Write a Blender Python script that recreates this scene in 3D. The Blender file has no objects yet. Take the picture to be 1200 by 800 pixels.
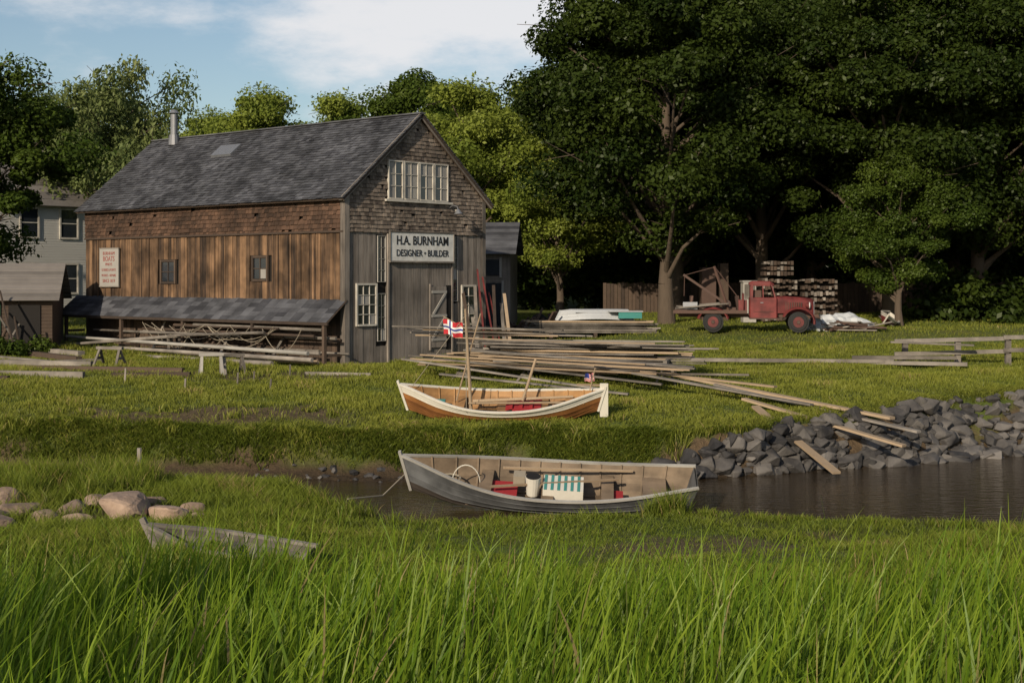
import bpy, bmesh, math, random
import numpy as np
from mathutils import Vector, Matrix
random.seed(7); rng=np.random.default_rng(7)
S=bpy.context.scene
S.view_settings.view_transform='Standard'; S.view_settings.look='None'; S.view_settings.exposure=0
COL=S.collection
# ------------------------------------------------------------ helpers
def link(o,parent=None):
    COL.objects.link(o)
    if parent is not None: o.parent=parent
    return o
def empty(name,loc=(0,0,0),rz=0,rot=None,scale=1):
    o=bpy.data.objects.new(name,None); o.location=loc
    o.rotation_euler=rot if rot else (0,0,rz); o.scale=(scale,)*3; o.empty_display_size=.2
    return link(o)
class MB:
    def __init__(s): s.v=[];s.f=[];s.m=[];s.r=[]
    def add(s,vs,fs,mat=0,r=None):
        b=len(s.v); s.v+= [tuple(p) for p in vs]
        if r is None: r=random.random()
        for f in fs: s.f.append([b+i for i in f]); s.m.append(mat); s.r.append(r)
    def obox(s,o,ex,ey,ez,mat=0,r=None):
        o=Vector(o);ex=Vector(ex);ey=Vector(ey);ez=Vector(ez)
        vs=[o,o+ex,o+ex+ey,o+ey,o+ez,o+ex+ez,o+ex+ey+ez,o+ey+ez]
        s.add(vs,[(0,3,2,1),(4,5,6,7),(0,1,5,4),(1,2,6,5),(2,3,7,6),(3,0,4,7)],mat,r)
    def rng(s,x0,x1,y0,y1,z0,z1,mat=0,r=None):
        s.obox((x0,y0,z0),(x1-x0,0,0),(0,y1-y0,0),(0,0,z1-z0),mat,r)
    def beam(s,p,q,w,h,mat=0,r=None,roll=0):
        p=Vector(p);q=Vector(q);d=(q-p)
        up=Vector((0,0,1)) if abs(d.normalized().z)<.95 else Vector((0,1,0))
        a=d.cross(up).normalized(); b=a.cross(d).normalized()
        if roll: 
            c,sn=math.cos(roll),math.sin(roll); a,b=a*c+b*sn,b*c-a*sn
        s.obox(p-a*w/2-b*h/2,d,a*w,b*h,mat,r)
    def cyl(s,p,q,r1,r2=None,n=8,mat=0,r=None,cap=True):
        if r2 is None:r2=r1
        p=Vector(p);q=Vector(q);d=(q-p).normalized()
        up=Vector((0,0,1)) if abs(d.z)<.9 else Vector((1,0,0))
        a=d.cross(up).normalized(); b=d.cross(a)
        vs=[]
        for c,rr in((p,r1),(q,r2)):
            for i in range(n):
                t=2*math.pi*i/n; vs.append(c+a*rr*math.cos(t)+b*rr*math.sin(t))
        fs=[(i,(i+1)%n,n+(i+1)%n,n+i) for i in range(n)]
        if cap: fs+= [tuple(range(n))[::-1],tuple(range(n,2*n))]
        s.add(vs,fs,mat,r)
    def tube(s,pts,rad,n=6,mat=0,r=None):
        if r is None:r=random.random()
        for i in range(len(pts)-1):
            s.cyl(pts[i],pts[i+1],rad,rad,n,mat,r)
    def build(s,name,mats,parent=None,smooth=False):
        me=bpy.data.meshes.new(name); me.from_pydata(s.v,[],s.f)
        for m in mats: me.materials.append(m)
        me.polygons.foreach_set('material_index',s.m)
        a=me.attributes.new('rnd','FLOAT','FACE'); a.data.foreach_set('value',np.array(s.r,dtype=np.float32))
        if smooth: me.polygons.foreach_set('use_smooth',[True]*len(s.f))
        me.update(); o=bpy.data.objects.new(name,me)
        return link(o,parent)
def quads_mesh(name,V,Q,mats,pt=None,fc=None,smooth=False):
    me=bpy.data.meshes.new(name); V=np.asarray(V,dtype=np.float32); Q=np.asarray(Q,dtype=np.int32)
    me.vertices.add(len(V)); me.vertices.foreach_set('co',V.ravel())
    me.loops.add(Q.size); me.loops.foreach_set('vertex_index',Q.ravel())
    me.polygons.add(len(Q)); me.polygons.foreach_set('loop_start',np.arange(len(Q),dtype=np.int32)*4)
    me.polygons.foreach_set('loop_total',np.full(len(Q),4,dtype=np.int32))
    if smooth: me.polygons.foreach_set('use_smooth',np.ones(len(Q),dtype=bool))
    for m in mats: me.materials.append(m)
    for k,a in (pt or {}).items():
        at=me.attributes.new(k,'FLOAT','POINT'); at.data.foreach_set('value',np.asarray(a,dtype=np.float32))
    for k,a in (fc or {}).items():
        at=me.attributes.new(k,'FLOAT','FACE'); at.data.foreach_set('value',np.asarray(a,dtype=np.float32))
    me.update(calc_edges=True); return me
# ------------------------------------------------------------ materials
def nodes(name):
    m=bpy.data.materials.new(name); m.use_nodes=True; nt=m.node_tree
    return m,nt,nt.nodes,nt.links,nt.nodes['Principled BSDF']
def mat(name,c1,c2=None,scale=(4,4,4),rough=.8,bump=0,bsc=1,metal=0,spec=.3,rk=.5,dirt=0,nk=.8,dsc=.6):
    m,nt,N,L,B=nodes(name)
    if c2 is None: c2=tuple(x*.75 for x in c1)
    tc=N.new('ShaderNodeTexCoord'); mp=N.new('ShaderNodeMapping'); mp.inputs['Scale'].default_value=scale
    L.new(tc.outputs['Object'],mp.inputs['Vector'])
    no=N.new('ShaderNodeTexNoise'); no.inputs['Scale'].default_value=1; no.inputs['Detail'].default_value=5; no.inputs['Roughness'].default_value=.65
    L.new(mp.outputs[0],no.inputs['Vector'])
    at=N.new('ShaderNodeAttribute'); at.attribute_name='rnd'
    a=N.new('ShaderNodeMath');a.operation='MULTIPLY_ADD';L.new(at.outputs['Fac'],a.inputs[0]);a.inputs[1].default_value=rk;a.inputs[2].default_value=-.5*rk-.4*nk*1.25+.5
    b=N.new('ShaderNodeMath');b.operation='MULTIPLY_ADD';b.use_clamp=True;L.new(no.outputs['Fac'],b.inputs[0]);b.inputs[1].default_value=nk;L.new(a.outputs[0],b.inputs[2])
    mx=N.new('ShaderNodeMixRGB');mx.inputs[1].default_value=(*c1,1);mx.inputs[2].default_value=(*c2,1);L.new(b.outputs[0],mx.inputs[0])
    out=mx.outputs[0]
    if dirt:
        n2=N.new('ShaderNodeTexNoise');n2.inputs['Scale'].default_value=dsc;n2.inputs['Detail'].default_value=4;L.new(tc.outputs['Object'],n2.inputs['Vector'])
        rp=N.new('ShaderNodeMapRange');rp.inputs[1].default_value=.35;rp.inputs[2].default_value=.65;rp.inputs[3].default_value=1-dirt;rp.inputs[4].default_value=1.1
        L.new(n2.outputs['Fac'],rp.inputs[0])
        m2=N.new('ShaderNodeMixRGB');m2.blend_type='MULTIPLY';m2.inputs[0].default_value=1;L.new(out,m2.inputs[1]);L.new(rp.outputs[0],m2.inputs[2]);out=m2.outputs[0]
    L.new(out,B.inputs['Base Color'])
    B.inputs['Roughness'].default_value=rough;B.inputs['Metallic'].default_value=metal;B.inputs['Specular IOR Level'].default_value=spec
    if bump:
        bp=N.new('ShaderNodeBump');bp.inputs['Strength'].default_value=bump;bp.inputs['Distance'].default_value=.02*bsc
        L.new(no.outputs['Fac'],bp.inputs['Height']);L.new(bp.outputs[0],B.inputs['Normal'])
    return m
def leafmat(name,c1,c2,tr=.35,tipk=None,dead=None,gl=.012):
    m,nt,N,L,B=nodes(name); N.remove(B); out=N['Material Output']
    at=N.new('ShaderNodeAttribute');at.attribute_name='rnd'
    mx=N.new('ShaderNodeMixRGB');mx.inputs[1].default_value=(*c1,1);mx.inputs[2].default_value=(*c2,1);L.new(at.outputs['Fac'],mx.inputs[0]);o=mx.outputs[0]
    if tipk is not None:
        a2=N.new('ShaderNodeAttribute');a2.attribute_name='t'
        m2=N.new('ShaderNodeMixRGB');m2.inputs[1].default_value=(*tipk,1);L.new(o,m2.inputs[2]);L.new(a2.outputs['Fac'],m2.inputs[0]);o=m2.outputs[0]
    if dead is not None:
        r=N.new('ShaderNodeMapRange');r.inputs[1].default_value=.93;r.inputs[2].default_value=.96;L.new(at.outputs['Fac'],r.inputs[0])
        m3=N.new('ShaderNodeMixRGB');L.new(r.outputs[0],m3.inputs[0]);L.new(o,m3.inputs[1]);m3.inputs[2].default_value=(*dead,1);o=m3.outputs[0]
    d=N.new('ShaderNodeBsdfDiffuse');t=N.new('ShaderNodeBsdfTranslucent');g=N.new('ShaderNodeBsdfGlossy');g.inputs['Roughness'].default_value=.45
    L.new(o,d.inputs[0]);L.new(o,t.inputs[0]);g.inputs[0].default_value=(.8,.85,.7,1)
    s=N.new('ShaderNodeMixShader');s.inputs[0].default_value=tr;L.new(d.outputs[0],s.inputs[1]);L.new(t.outputs[0],s.inputs[2])
    s2=N.new('ShaderNodeMixShader');s2.inputs[0].default_value=gl;L.new(s.outputs[0],s2.inputs[1]);L.new(g.outputs[0],s2.inputs[2])
    L.new(s2.outputs[0],out.inputs['Surface']); return m
m_side=mat('side_boards_wood',(.23,.135,.074),(.036,.023,.016),(9,9,.9),.85,.5,1,rk=.8,dirt=.65,nk=1.5,dsc=1.1)
m_sidesh=mat('side_shingle_wood',(.11,.062,.04),(.03,.018,.012),(5,5,5),.85,.4,rk=.8,dirt=.45)
m_gsh=mat('gable_shingle_wood',(.28,.225,.18),(.085,.066,.054),(6,6,3),.9,.4,rk=.9,dirt=.45)
m_gbd=mat('gable_board_wood',(.27,.235,.205),(.08,.068,.059),(10,10,1),.9,.5,rk=.6,dirt=.4,nk=1.3)
m_roof=mat('roof_shingle',(.105,.108,.122),(.03,.031,.038),(2,2,2),.9,.4,rk=.85,dirt=.5,dsc=.8)
m_dark=mat('dark_interior',(.012,.01,.009))
m_white=mat('old_white_paint',(.56,.53,.47),(.33,.30,.26),(3,3,3),.7,.2,rk=.3,dirt=.25,dsc=2)
m_signw=mat('sign_white_paint',(.66,.65,.62),(.52,.51,.48),(1,1,1),.6,rk=.2,dirt=.12,dsc=3)
m_text=mat('sign_black_paint',(.02,.02,.022))
m_redtext=mat('sign_red_paint',(.25,.06,.05))
m_glass,nt,N,L,B=nodes('window_glass');B.inputs['Base Color'].default_value=(.02,.024,.03,1);B.inputs['Roughness'].default_value=.08;B.inputs['Specular IOR Level'].default_value=.9
m_curt=mat('window_blind',(.35,.33,.3),(.2,.19,.18),(2,2,2))
m_grey=mat('grey_timber',(.27,.24,.21),(.08,.07,.06),(3,3,3),.9,.4,rk=.8,nk=1.0,dirt=.4,dsc=1)
m_tan=mat('fresh_timber',(.36,.27,.18),(.18,.13,.085),(3,3,3),.85,.3,rk=.7)
m_dwood=mat('dark_timber',(.09,.062,.045),(.03,.022,.018),(3,3,3),.9,.4,rk=.7)
m_boatw=mat('varnished_wood',(.32,.14,.045),(.13,.05,.018),(2,12,12),.45,.15,rk=.6,spec=.5,dirt=.25,dsc=2)
m_boatin=mat('boat_inner_wood',(.38,.21,.085),(.18,.095,.04),(2,12,12),.6,.15,rk=.5,dirt=.3,dsc=2)
m_boatin2=mat('boat_inner_weathered',(.23,.17,.115),(.10,.07,.045),(2,12,12),.7,.15,rk=.5,dirt=.4,dsc=2)
m_boatwh=mat('boat_white_paint',(.66,.63,.56),(.45,.42,.36),(2,2,2),.5,rk=.2)
m_boatgr=mat('boat_grey_paint',(.15,.155,.16),(.07,.07,.072),(3,3,3),.6,.1,rk=.4,dirt=.45,dsc=2)
m_boatrail=mat('boat_rail_paint',(.36,.35,.32),(.22,.2,.18),(3,3,3),.6,.1,rk=.3,dirt=.3)
m_boatdk=mat('boat_dark_bottom',(.06,.048,.038),(.025,.02,.018),(3,3,3),.7,rk=.3)
m_red=mat('faded_red_paint',(.20,.032,.03),(.085,.02,.018),(3,3,3),.6,.1,rk=.25,dirt=.5,dsc=2,spec=.35)
m_cloth=mat('red_cloth',(.28,.02,.025),rough=.9)
m_rust=mat('rusty_metal',(.10,.055,.04),(.035,.025,.022),(6,6,6),.7,.3)
m_tyre=mat('tyre_rubber',(.022,.022,.022),rough=.85)
m_galv=mat('galvanised_metal',(.25,.26,.28),(.16,.16,.17),rough=.5,metal=.6)
m_rope=mat('rope',(.3,.26,.2),rough=.95)
m_rock=mat('dark_rock',(.14,.128,.118),(.026,.025,.027),(2.5,2.5,2.5),.75,.9,3,rk=1.0,nk=1.2,dirt=.45,dsc=.8)
m_gran=mat('pink_granite',(.36,.26,.195),(.17,.12,.09),(3,3,3),.85,.9,3,rk=.5,nk=1.3,dirt=.35,dsc=2)
m_tarp=mat('pale_tarp',(.42,.44,.46),(.28,.29,.31),(1,1,1),.5,.3,4)
m_teal=mat('teal_tarp',(.05,.22,.2))
m_bark=mat('bark',(.10,.075,.055),(.035,.027,.02),(5,5,1),.95,.9,3)
m_clap=mat('grey_clapboard',(.5,.49,.46),(.4,.39,.37),(1,1,1),.8)
m_green=mat('dark_green_paint',(.03,.09,.05))
m_oldroof=mat('old_brown_roof',(.20,.18,.165),(.1,.09,.082),(2,2,2),.9,.3,rk=.7)
# ------------------------------------------------------------ camera (50 mm, level, vertical shift)
cam=bpy.data.cameras.new('camera'); co=bpy.data.objects.new('camera',cam); link(co)
cam.lens=50; cam.sensor_width=36; cam.shift_y=-75/1200; cam.clip_end=3000; cam.clip_start=.1
co.location=(0,0,3.2); co.rotation_euler=(math.radians(90),0,0); S.camera=co
# ------------------------------------------------------------ sky + sun
to_sun=Vector((-.42,-.87,.0)).normalized(); el=math.radians(22)
tsun=Vector((to_sun.x*math.cos(el),to_sun.y*math.cos(el),math.sin(el)))
W=bpy.data.worlds.new('World'); S.world=W; W.use_nodes=True; N=W.node_tree.nodes; L=W.node_tree.links
bg=N['Background']; bg.inputs['Strength'].default_value=.1
sk=N.new('ShaderNodeTexSky'); sk.sky_type='NISHITA'; sk.sun_disc=False; sk.sun_elevation=el; sk.sun_rotation=math.atan2(to_sun.x,to_sun.y)
sk.air_density=1.0; sk.dust_density=.8; sk.ozone_density=1.3
tc=N.new('ShaderNodeTexCoord'); mp=N.new('ShaderNodeMapping'); mp.inputs['Scale'].default_value=(1.0,1,2.6); mp.inputs['Location'].default_value=(3.1,.4,.2)
L.new(tc.outputs['Generated'],mp.inputs[0])
no=N.new('ShaderNodeTexNoise'); no.inputs['Scale'].default_value=7; no.inputs['Detail'].default_value=8; no.inputs['Roughness'].default_value=.6
L.new(mp.outputs[0],no.inputs['Vector'])
ds=N.new('ShaderNodeVectorMath'); ds.operation='DISTANCE'; ds.inputs[1].default_value=(-.02,.97,.19); L.new(tc.outputs['Generated'],ds.inputs[0])
mr=N.new('ShaderNodeMapRange'); mr.inputs[1].default_value=.03; mr.inputs[2].default_value=.22; mr.inputs[3].default_value=.18; mr.inputs[4].default_value=-.02
L.new(ds.outputs['Value'],mr.inputs[0])
ad=N.new('ShaderNodeMath'); ad.operation='ADD'; L.new(no.outputs['Fac'],ad.inputs[0]); L.new(mr.outputs[0],ad.inputs[1])
cr=N.new('ShaderNodeMapRange'); cr.interpolation_type='SMOOTHSTEP'; cr.inputs[1].default_value=.42; cr.inputs[2].default_value=.74; cr.inputs[3].default_value=0; cr.inputs[4].default_value=.9
L.new(ad.outputs[0],cr.inputs[0])
mx=N.new('ShaderNodeMixRGB'); L.new(cr.outputs[0],mx.inputs[0]); L.new(sk.outputs[0],mx.inputs[1]); mx.inputs[2].default_value=(8.4,8.3,8.4,1)
L.new(mx.outputs[0],bg.inputs['Color'])
sl=bpy.data.lights.new('sun','SUN'); sl.energy=5.0; sl.angle=math.radians(.55); sl.color=(1,.86,.66)
so=bpy.data.objects.new('sun',sl); link(so); so.rotation_euler=tsun.to_track_quat('Z','Y').to_euler(); so.location=(-20,-40,40)
# ------------------------------------------------------------ terrain
def sstep(x,a,b):
    t=np.clip((x-a)/(b-a),0,1); return t*t*(3-2*t)
def wob(x,y,s=1.0):
    return (np.sin(x*1.3*s+y*.7*s)+np.sin(x*.61*s-y*1.1*s+1.7)+np.sin(x*2.3*s+y*1.9*s+.5)*.5+np.sin(y*2.9*s-x*1.6*s)*.4)/2.9
def yb(x): return np.interp(x,[-60,-11,-4,6,15.4,25,60],[38.3,37.3,36.1,35.9,42.7,45.5,50])+.45*wob(x,0*x,.9)+.22*wob(x,0*x+5,2.6)
def yw(x): return np.interp(x,[-60,-11,-4,3.5,14.3,25,60],[36.6,35.4,34.7,34.4,39.8,43,47])+.25*wob(x,0*x+3,1.1)
def yn(x): return np.interp(x,[-60,-12,-4.9,-3.1,-1.8,0,2.2,4,7,15,60],[33,32,30.8,28.2,27.3,27.2,27.7,28.2,27.0,26.2,24])+.25*wob(x,0*x+9,1.3)
def H(x,y):
    x=np.asarray(x,float);y=np.asarray(y,float)
    zl=np.interp(y,[34,36,40,46,52,56,62,75,100,400,1500],[-.9,-.8,-.45,-.05,.1,.22,.55,1.1,1.6,3,3])
    zr=np.interp(y,[34,38,43,46,52,60,75,100,400,1500],[-.75,-.5,-.2,-.03,.2,.93,1.2,1.6,3,3])
    k=sstep(x,0,10); zf=zl*(1-k)+zr*k+.06*wob(x,y,.8)+.025*wob(x,y,3)
    kl=sstep(-x,2.5,5.0)
    zn=np.interp(y,[-1500,0,6,9,12,16,20,25,33],[2,.9,.5,.15,-.2,-.62,-.98,-1.33,-1.42])*(1-kl)+kl*np.interp(y,[-1500,0,6,9,12,16,20,25,33],[2,.9,.5,.15,-.2,-.6,-.85,-1.12,-1.3])
    zn=zn+.06*wob(x,y,.7)+.03*wob(x,y,2.3)
    B=yb(x);Wd=yw(x);Nn=yn(x)
    f=-2.15+(.45)*sstep(y,Wd-1.0,Wd)
    t=np.clip((y-Wd)/(B-Wd),0,1); t=t**.85; t=t*t*(3-2*t)
    far=np.where(y>Wd,-1.7+(zf+1.7)*t,f)
    n=-2.15+(zn+2.15)*(1-sstep(y,Nn-.9,Nn+.35))
    mid=(Nn+Wd)/2
    return np.where(y>mid,far,n)
def Hs(x,y): return float(H(x,y))
def mudmask(x,y):
    z=H(x,y); e=.15
    sl=np.hypot((H(x+e,y)-H(x-e,y)),(H(x,y+e)-H(x,y-e)))/(2*e)
    w=wob(x,y,1.6)+.6*wob(x,y,4.1)
    m=sstep(-z+.1*w,1.3,1.5)
    m=np.maximum(m,sstep(sl+.25*w,.85,1.2))
    p=np.exp(-(((x+8.2)/4.8)**2+((y-38.6)/1.6)**2)); m=np.maximum(m,.9*sstep(p+.3*w,.3,.7))
    p=np.exp(-(((x-3.2)/3.0)**2+((y-23.4)/2.2)**2)); m=np.maximum(m,.8*sstep(p+.3*w,.4,.9))
    p=np.exp(-(((x-5.3)/1.0)**2+((y-19.5)/1.2)**2)); m=np.maximum(m,.8*sstep(p+.3*w,.4,.9))
    p=np.exp(-(((x+7.5)/2.6)**2+((y-26.0)/1.7)**2)); m=np.maximum(m,.85*sstep(p+.25*w,.35,.75))
    p=np.exp(-(((x+9)/9)**2+((y-47)/2.6)**2)); m=np.maximum(m,.8*sstep(p+.3*w,.5,.9))
    return np.clip(m,0,1)
xs=np.concatenate([[-1500,-700,-300,-150,-90],np.arange(-60,-24,1.0),np.arange(-24,24,.2),np.arange(24,61,1.0),[90,150,300,700,1500]])
ys=np.concatenate([[-1500,-500,-150,-40,-10],np.arange(0,17,.4),np.arange(17,47,.18),np.arange(47,110,.8),[130,180,300,600,1500]])
X,Y=np.meshgrid(xs,ys); Z=H(X,Y)
Z=Z+np.where((Y>34)&(Y<41)&(X<6),.05*np.sin(X*5.1+Y*3.3)*np.sin(X*2.2-Y*6.1),0)
nx=len(xs);ny=len(ys)
idx=np.arange(nx*ny).reshape(ny,nx)
Q=np.stack([idx[:-1,:-1],idx[:-1,1:],idx[1:,1:],idx[1:,:-1]],-1).reshape(-1,4)
m_gr,nt,N,L,B=nodes('ground_soil_and_grass')
at=N.new('ShaderNodeAttribute');at.attribute_name='mud'; tc=N.new('ShaderNodeTexCoord')
n1=N.new('ShaderNodeTexNoise');n1.inputs['Scale'].default_value=6;n1.inputs['Detail'].default_value=7;n1.inputs['Roughness'].default_value=.7;L.new(tc.outputs['Object'],n1.inputs['Vector'])
n2=N.new('ShaderNodeTexNoise');n2.inputs['Scale'].default_value=.5;n2.inputs['Detail'].default_value=4;L.new(tc.outputs['Object'],n2.inputs['Vector'])
g=N.new('ShaderNodeMixRGB');g.inputs[1].default_value=(.05,.075,.014,1);g.inputs[2].default_value=(.12,.15,.028,1);L.new(n1.outputs['Fac'],g.inputs[0])
g2=N.new('ShaderNodeMixRGB');L.new(g.outputs[0],g2.inputs[1]);g2.inputs[2].default_value=(.14,.12,.045,1)
rr=N.new('ShaderNodeMapRange');rr.inputs[1].default_value=.45;rr.inputs[2].default_value=.7;rr.inputs[4].default_value=.6;L.new(n2.outputs['Fac'],rr.inputs[0]);L.new(rr.outputs[0],g2.inputs[0])
md=N.new('ShaderNodeMixRGB');md.inputs[1].default_value=(.035,.024,.015,1);md.inputs[2].default_value=(.19,.13,.075,1);L.new(n1.outputs['Fac'],md.inputs[0])
fm=N.new('ShaderNodeMixRGB');L.new(at.outputs['Fac'],fm.inputs[0]);L.new(g2.outputs[0],fm.inputs[1]);L.new(md.outputs[0],fm.inputs[2])
sx=N.new('ShaderNodeSeparateXYZ');L.new(tc.outputs['Object'],sx.inputs[0])
wt=N.new('ShaderNodeMapRange');wt.inputs[1].default_value=-1.75;wt.inputs[2].default_value=-1.25;wt.inputs[3].default_value=.35;wt.inputs[4].default_value=1;L.new(sx.outputs[2],wt.inputs[0])
wm=N.new('ShaderNodeMixRGB');wm.blend_type='MULTIPLY';wm.inputs[0].default_value=1;L.new(fm.outputs[0],wm.inputs[1]);L.new(wt.outputs[0],wm.inputs[2]);L.new(wm.outputs[0],B.inputs['Base Color'])
B.inputs['Roughness'].default_value=.85;B.inputs['Specular IOR Level'].default_value=.2
bp=N.new('ShaderNodeBump');bp.inputs['Strength'].default_value=1;bp.inputs['Distance'].default_value=.15;L.new(n1.outputs['Fac'],bp.inputs['Height']);L.new(bp.outputs[0],B.inputs['Normal'])
me=quads_mesh('ground',np.stack([X.ravel(),Y.ravel(),Z.ravel()],1),Q,[m_gr],pt={'mud':mudmask(X.ravel(),Y.ravel())},smooth=True)
link(bpy.data.objects.new('ground',me))
m_wat,nt,N,L,B=nodes('creek_water');B.inputs['Base Color'].default_value=(.035,.024,.013,1);B.inputs['Roughness'].default_value=.06;B.inputs['Specular IOR Level'].default_value=.5
tc=N.new('ShaderNodeTexCoord');mp=N.new('ShaderNodeMapping');mp.inputs['Scale'].default_value=(1.2,3,1);L.new(tc.outputs['Object'],mp.inputs[0])
n1=N.new('ShaderNodeTexNoise');n1.inputs['Scale'].default_value=2.5;n1.inputs['Detail'].default_value=4;L.new(mp.outputs[0],n1.inputs['Vector'])
bp=N.new('ShaderNodeBump');bp.inputs['Strength'].default_value=.45;bp.inputs['Distance'].default_value=.06;L.new(n1.outputs['Fac'],bp.inputs['Height']);L.new(bp.outputs[0],B.inputs['Normal'])
w=MB();w.add([(-70,20,-1.74),(80,20,-1.74),(80,52,-1.74),(-70,52,-1.74)],[(0,1,2,3)]);w.build('creek_water',[m_wat])
# ------------------------------------------------------------ barn
rz=math.atan2(.761,.648)
barn=empty('boat_builder_barn',(-5.91,50.5,0),rz)
Wd,Ln,E,R=7.3,16.2,6.2,9.2; mid=Wd/2
c=MB()
prof=[(.04,-.4),(Wd-.04,-.4),(Wd-.04,E-.05),(mid,R-.08),(.04,E-.05)]
v=[(x,.04,z) for x,z in prof]+[(x,Ln-.04,z) for x,z in prof]
c.add(v,[(0,1,2,3,4),(9,8,7,6,5)]+[(i,5+i,5+(i+1)%5,(i+1)%5) for i in range(5)])
c.build('wall_core',[m_dark],barn)
def gableh(x): return E+(R-E)*(1-abs(x-mid)/mid)
b=MB(); x=0
holes=[(1.52,1.98,.7,4.75),(5.5,5.86,2.2,4.85),(.46,1.47,1.45,2.98),(6.06,6.85,1.35,2.9)]
while x<Wd-.02:
    wd=min(random.uniform(.13,.22),Wd-x); segs=[(-.1+random.uniform(-.12,.05),4.95)]
    for a0,a1,z0,z1 in holes:
        if x+wd>a0+.04 and x<a1-.04:
            segs=[s for q in segs for s in ([(q[0],z0)] if q[0]<z0 else [])+([(z1,q[1])] if q[1]>z1 else [])]
    for z0,z1 in segs:
        if 2.0<=x<5.4 and z0<3.7: b.rng(x+.006,x+wd-.006,-.075-random.uniform(0,.008),-.04,z0+.15,min(z1,3.78),1,random.uniform(.1,.6))
        o=random.uniform(0,.012); b.rng(x+.006,x+wd-.006,-.028-o,.04,z0,z1,0)
    x+=wd
b.build('front_boards',[m_gbd,m_gbd],barn)
g=MB(); z=4.85; row=0
while z<R:
    x=-.02+random.uniform(-.1,0)
    while x<Wd+.02:
        w0=random.uniform(.1,.24); xa=max(x,-.03);xb=min(x+w0,Wd+.03)
        xc=(xa+xb)/2
        if xb-xa>.03 and z+.05<gableh(xc)-.03 and not (1.95<xc<5.3 and 6.0<z+.1<7.55):
            zt=min(z+.2,gableh(xc)+.04); zb=z-random.uniform(0,.025)
            if random.random()>.014:
                g.obox((xa+.004,-.085-random.uniform(0,.018),zb),(xb-xa-.008,0,0),(0,.03,0),(0,.045,zt-zb))
        x+=w0
    z+=.145; row+=1
g.build('gable_shingles',[m_gsh],barn)
g=MB(); z=4.82
while z<E+.05:
    s=0
    while s<Ln:
        w0=random.uniform(.12,.26); s1=min(s+w0,Ln)
        zb=z-random.uniform(0,.03)
        g.obox((-.10-random.uniform(0,.016),s+.004,zb),(.03,0,0),(0,s1-s-.008,0),(.05,0,.2)) if random.random()>.02 else None
        s+=w0
    z+=.16
g.build('side_shingles',[m_sidesh],barn)
g=MB(); s=0
wins=[(9.70,10.99,2.93,3.92),(4.03,5.23,3.04,4.03)]
while s<Ln-.02:
    w0=min(random.choice([.16,.2,.24,.3]),Ln-s); o=random.uniform(0,.03); r=random.random()
    segs=[(2.2,4.9+random.uniform(-.03,.0))]
    for a0,a1,z0,z1 in wins:
        if s+w0>a0+.05 and s<a1-.05: segs=[(2.2,z0),(z1,4.9)]
    for z0,z1 in segs: g.rng(-.035-o,.03,s+.008,s+w0-.008,z0,z1,0,r)
    if random.random()<.35: g.rng(-.075,-.036-o*.5,s-.03,s+.03,2.2,4.86,0,random.random())
    s+=w0
s=0
while s<Ln-.02:
    w0=min(random.uniform(.18,.3),Ln-s); g.rng(-.03,.03,s+.008,s+w0-.008,-.3,2.2,1); s+=w0
g.rng(-.13,-.02,-.02,Ln,4.8,4.87,1)
g.build('side_boards',[m_side,m_dwood],barn)
g=MB(); g.rng(Wd-.03,Wd+.03,0,Ln,-.3,E,0); 
g.add([(0,Ln+.01,-.3),(Wd,Ln+.01,-.3),(Wd,Ln+.01,E),(mid,Ln+.01,R-.03),(0,Ln+.01,E)],[(4,3,2,1,0)])
g.build('rear_walls',[m_gbd],barn)
t=MB()
t.rng(-.12,.10,-.10,-.086,-.1,E,0); t.rng(-.125,-.11,-.1,.14,-.1,E,0); t.rng(Wd-.1,Wd+.1,-.10,-.086,0,E,0)
sl=(R-E)/mid
for sgn in(-1,1):
    p0=Vector((mid+sgn*(mid+.35),-.22,E-.35*sl+.06)); p1=Vector((mid,-.22,R+.06))
    t.beam(p0,p1,.04,.2,0,.3)
    t.beam(p0+Vector((0,.11,-.04)),p1+Vector((0,.11,-.04)),.16,.03,0,.9)
t.build('corner_and_rake_boards',[m_gbd],barn)
r=MB(); 
for sgn in(-1,1):
    dx=sgn*(mid+.38); top=Vector((mid,0,R+.1)); bot=Vector((mid+dx,0,R+.1-(mid+.38)*sl)); d=bot-top; n=Vector((sgn*sl,0,1)).normalized()
    r.obox(top+Vector((0,-.26,0))-n*.08,d,(0,Ln+.55,0),n*.07,1,.5)
    Lr=d.length; dn=d.normalized(); k=.0
    rows=int(Lr/.17)
    for i in range(rows,-1,-1):
        a=i*.17; y=-.3
        while y<Ln+.3:
            w0=random.uniform(.15,.32) if sgn<0 else 1.2
            y1=min(y+w0,Ln+.32); ln=min(.22,Lr+.03-a)
            if ln>.04: r.obox(top+dn*(a+random.uniform(-.012,.012))+Vector((0,y+.004,0))+n*.004,dn*ln+n*.028+n*random.uniform(0,.022),(0,y1-y-.008,0),n*.016,0)
            y+=w0
r.beam((mid,-.3,R+.13),(mid,Ln+.32,R+.13),.3,.05,0,.1)
r.obox(Vector((mid,9.2,R+.1))+Vector((-.9,0,-.9*sl+.05)),(-.55,0,-.55*sl),(0,1.3,0),(-.04,0,.09),2,.3)
r.build('roof',[m_roof,m_dwood,m_galv],barn)
ch=MB(); ch.cyl((mid-.3,14.6,R-.3),(mid-.3,14.6,R+1.15),.16,.16,12,0); ch.cyl((mid-.3,14.6,R+1.2),(mid-.3,14.6,R+1.35),.24,.12,12,0); ch.cyl((mid-.3,14.6,R-.2),(mid-.3,14.6,R+.25),.27,.22,12,0)
ch.build('stovepipe',[m_galv],barn)
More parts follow.
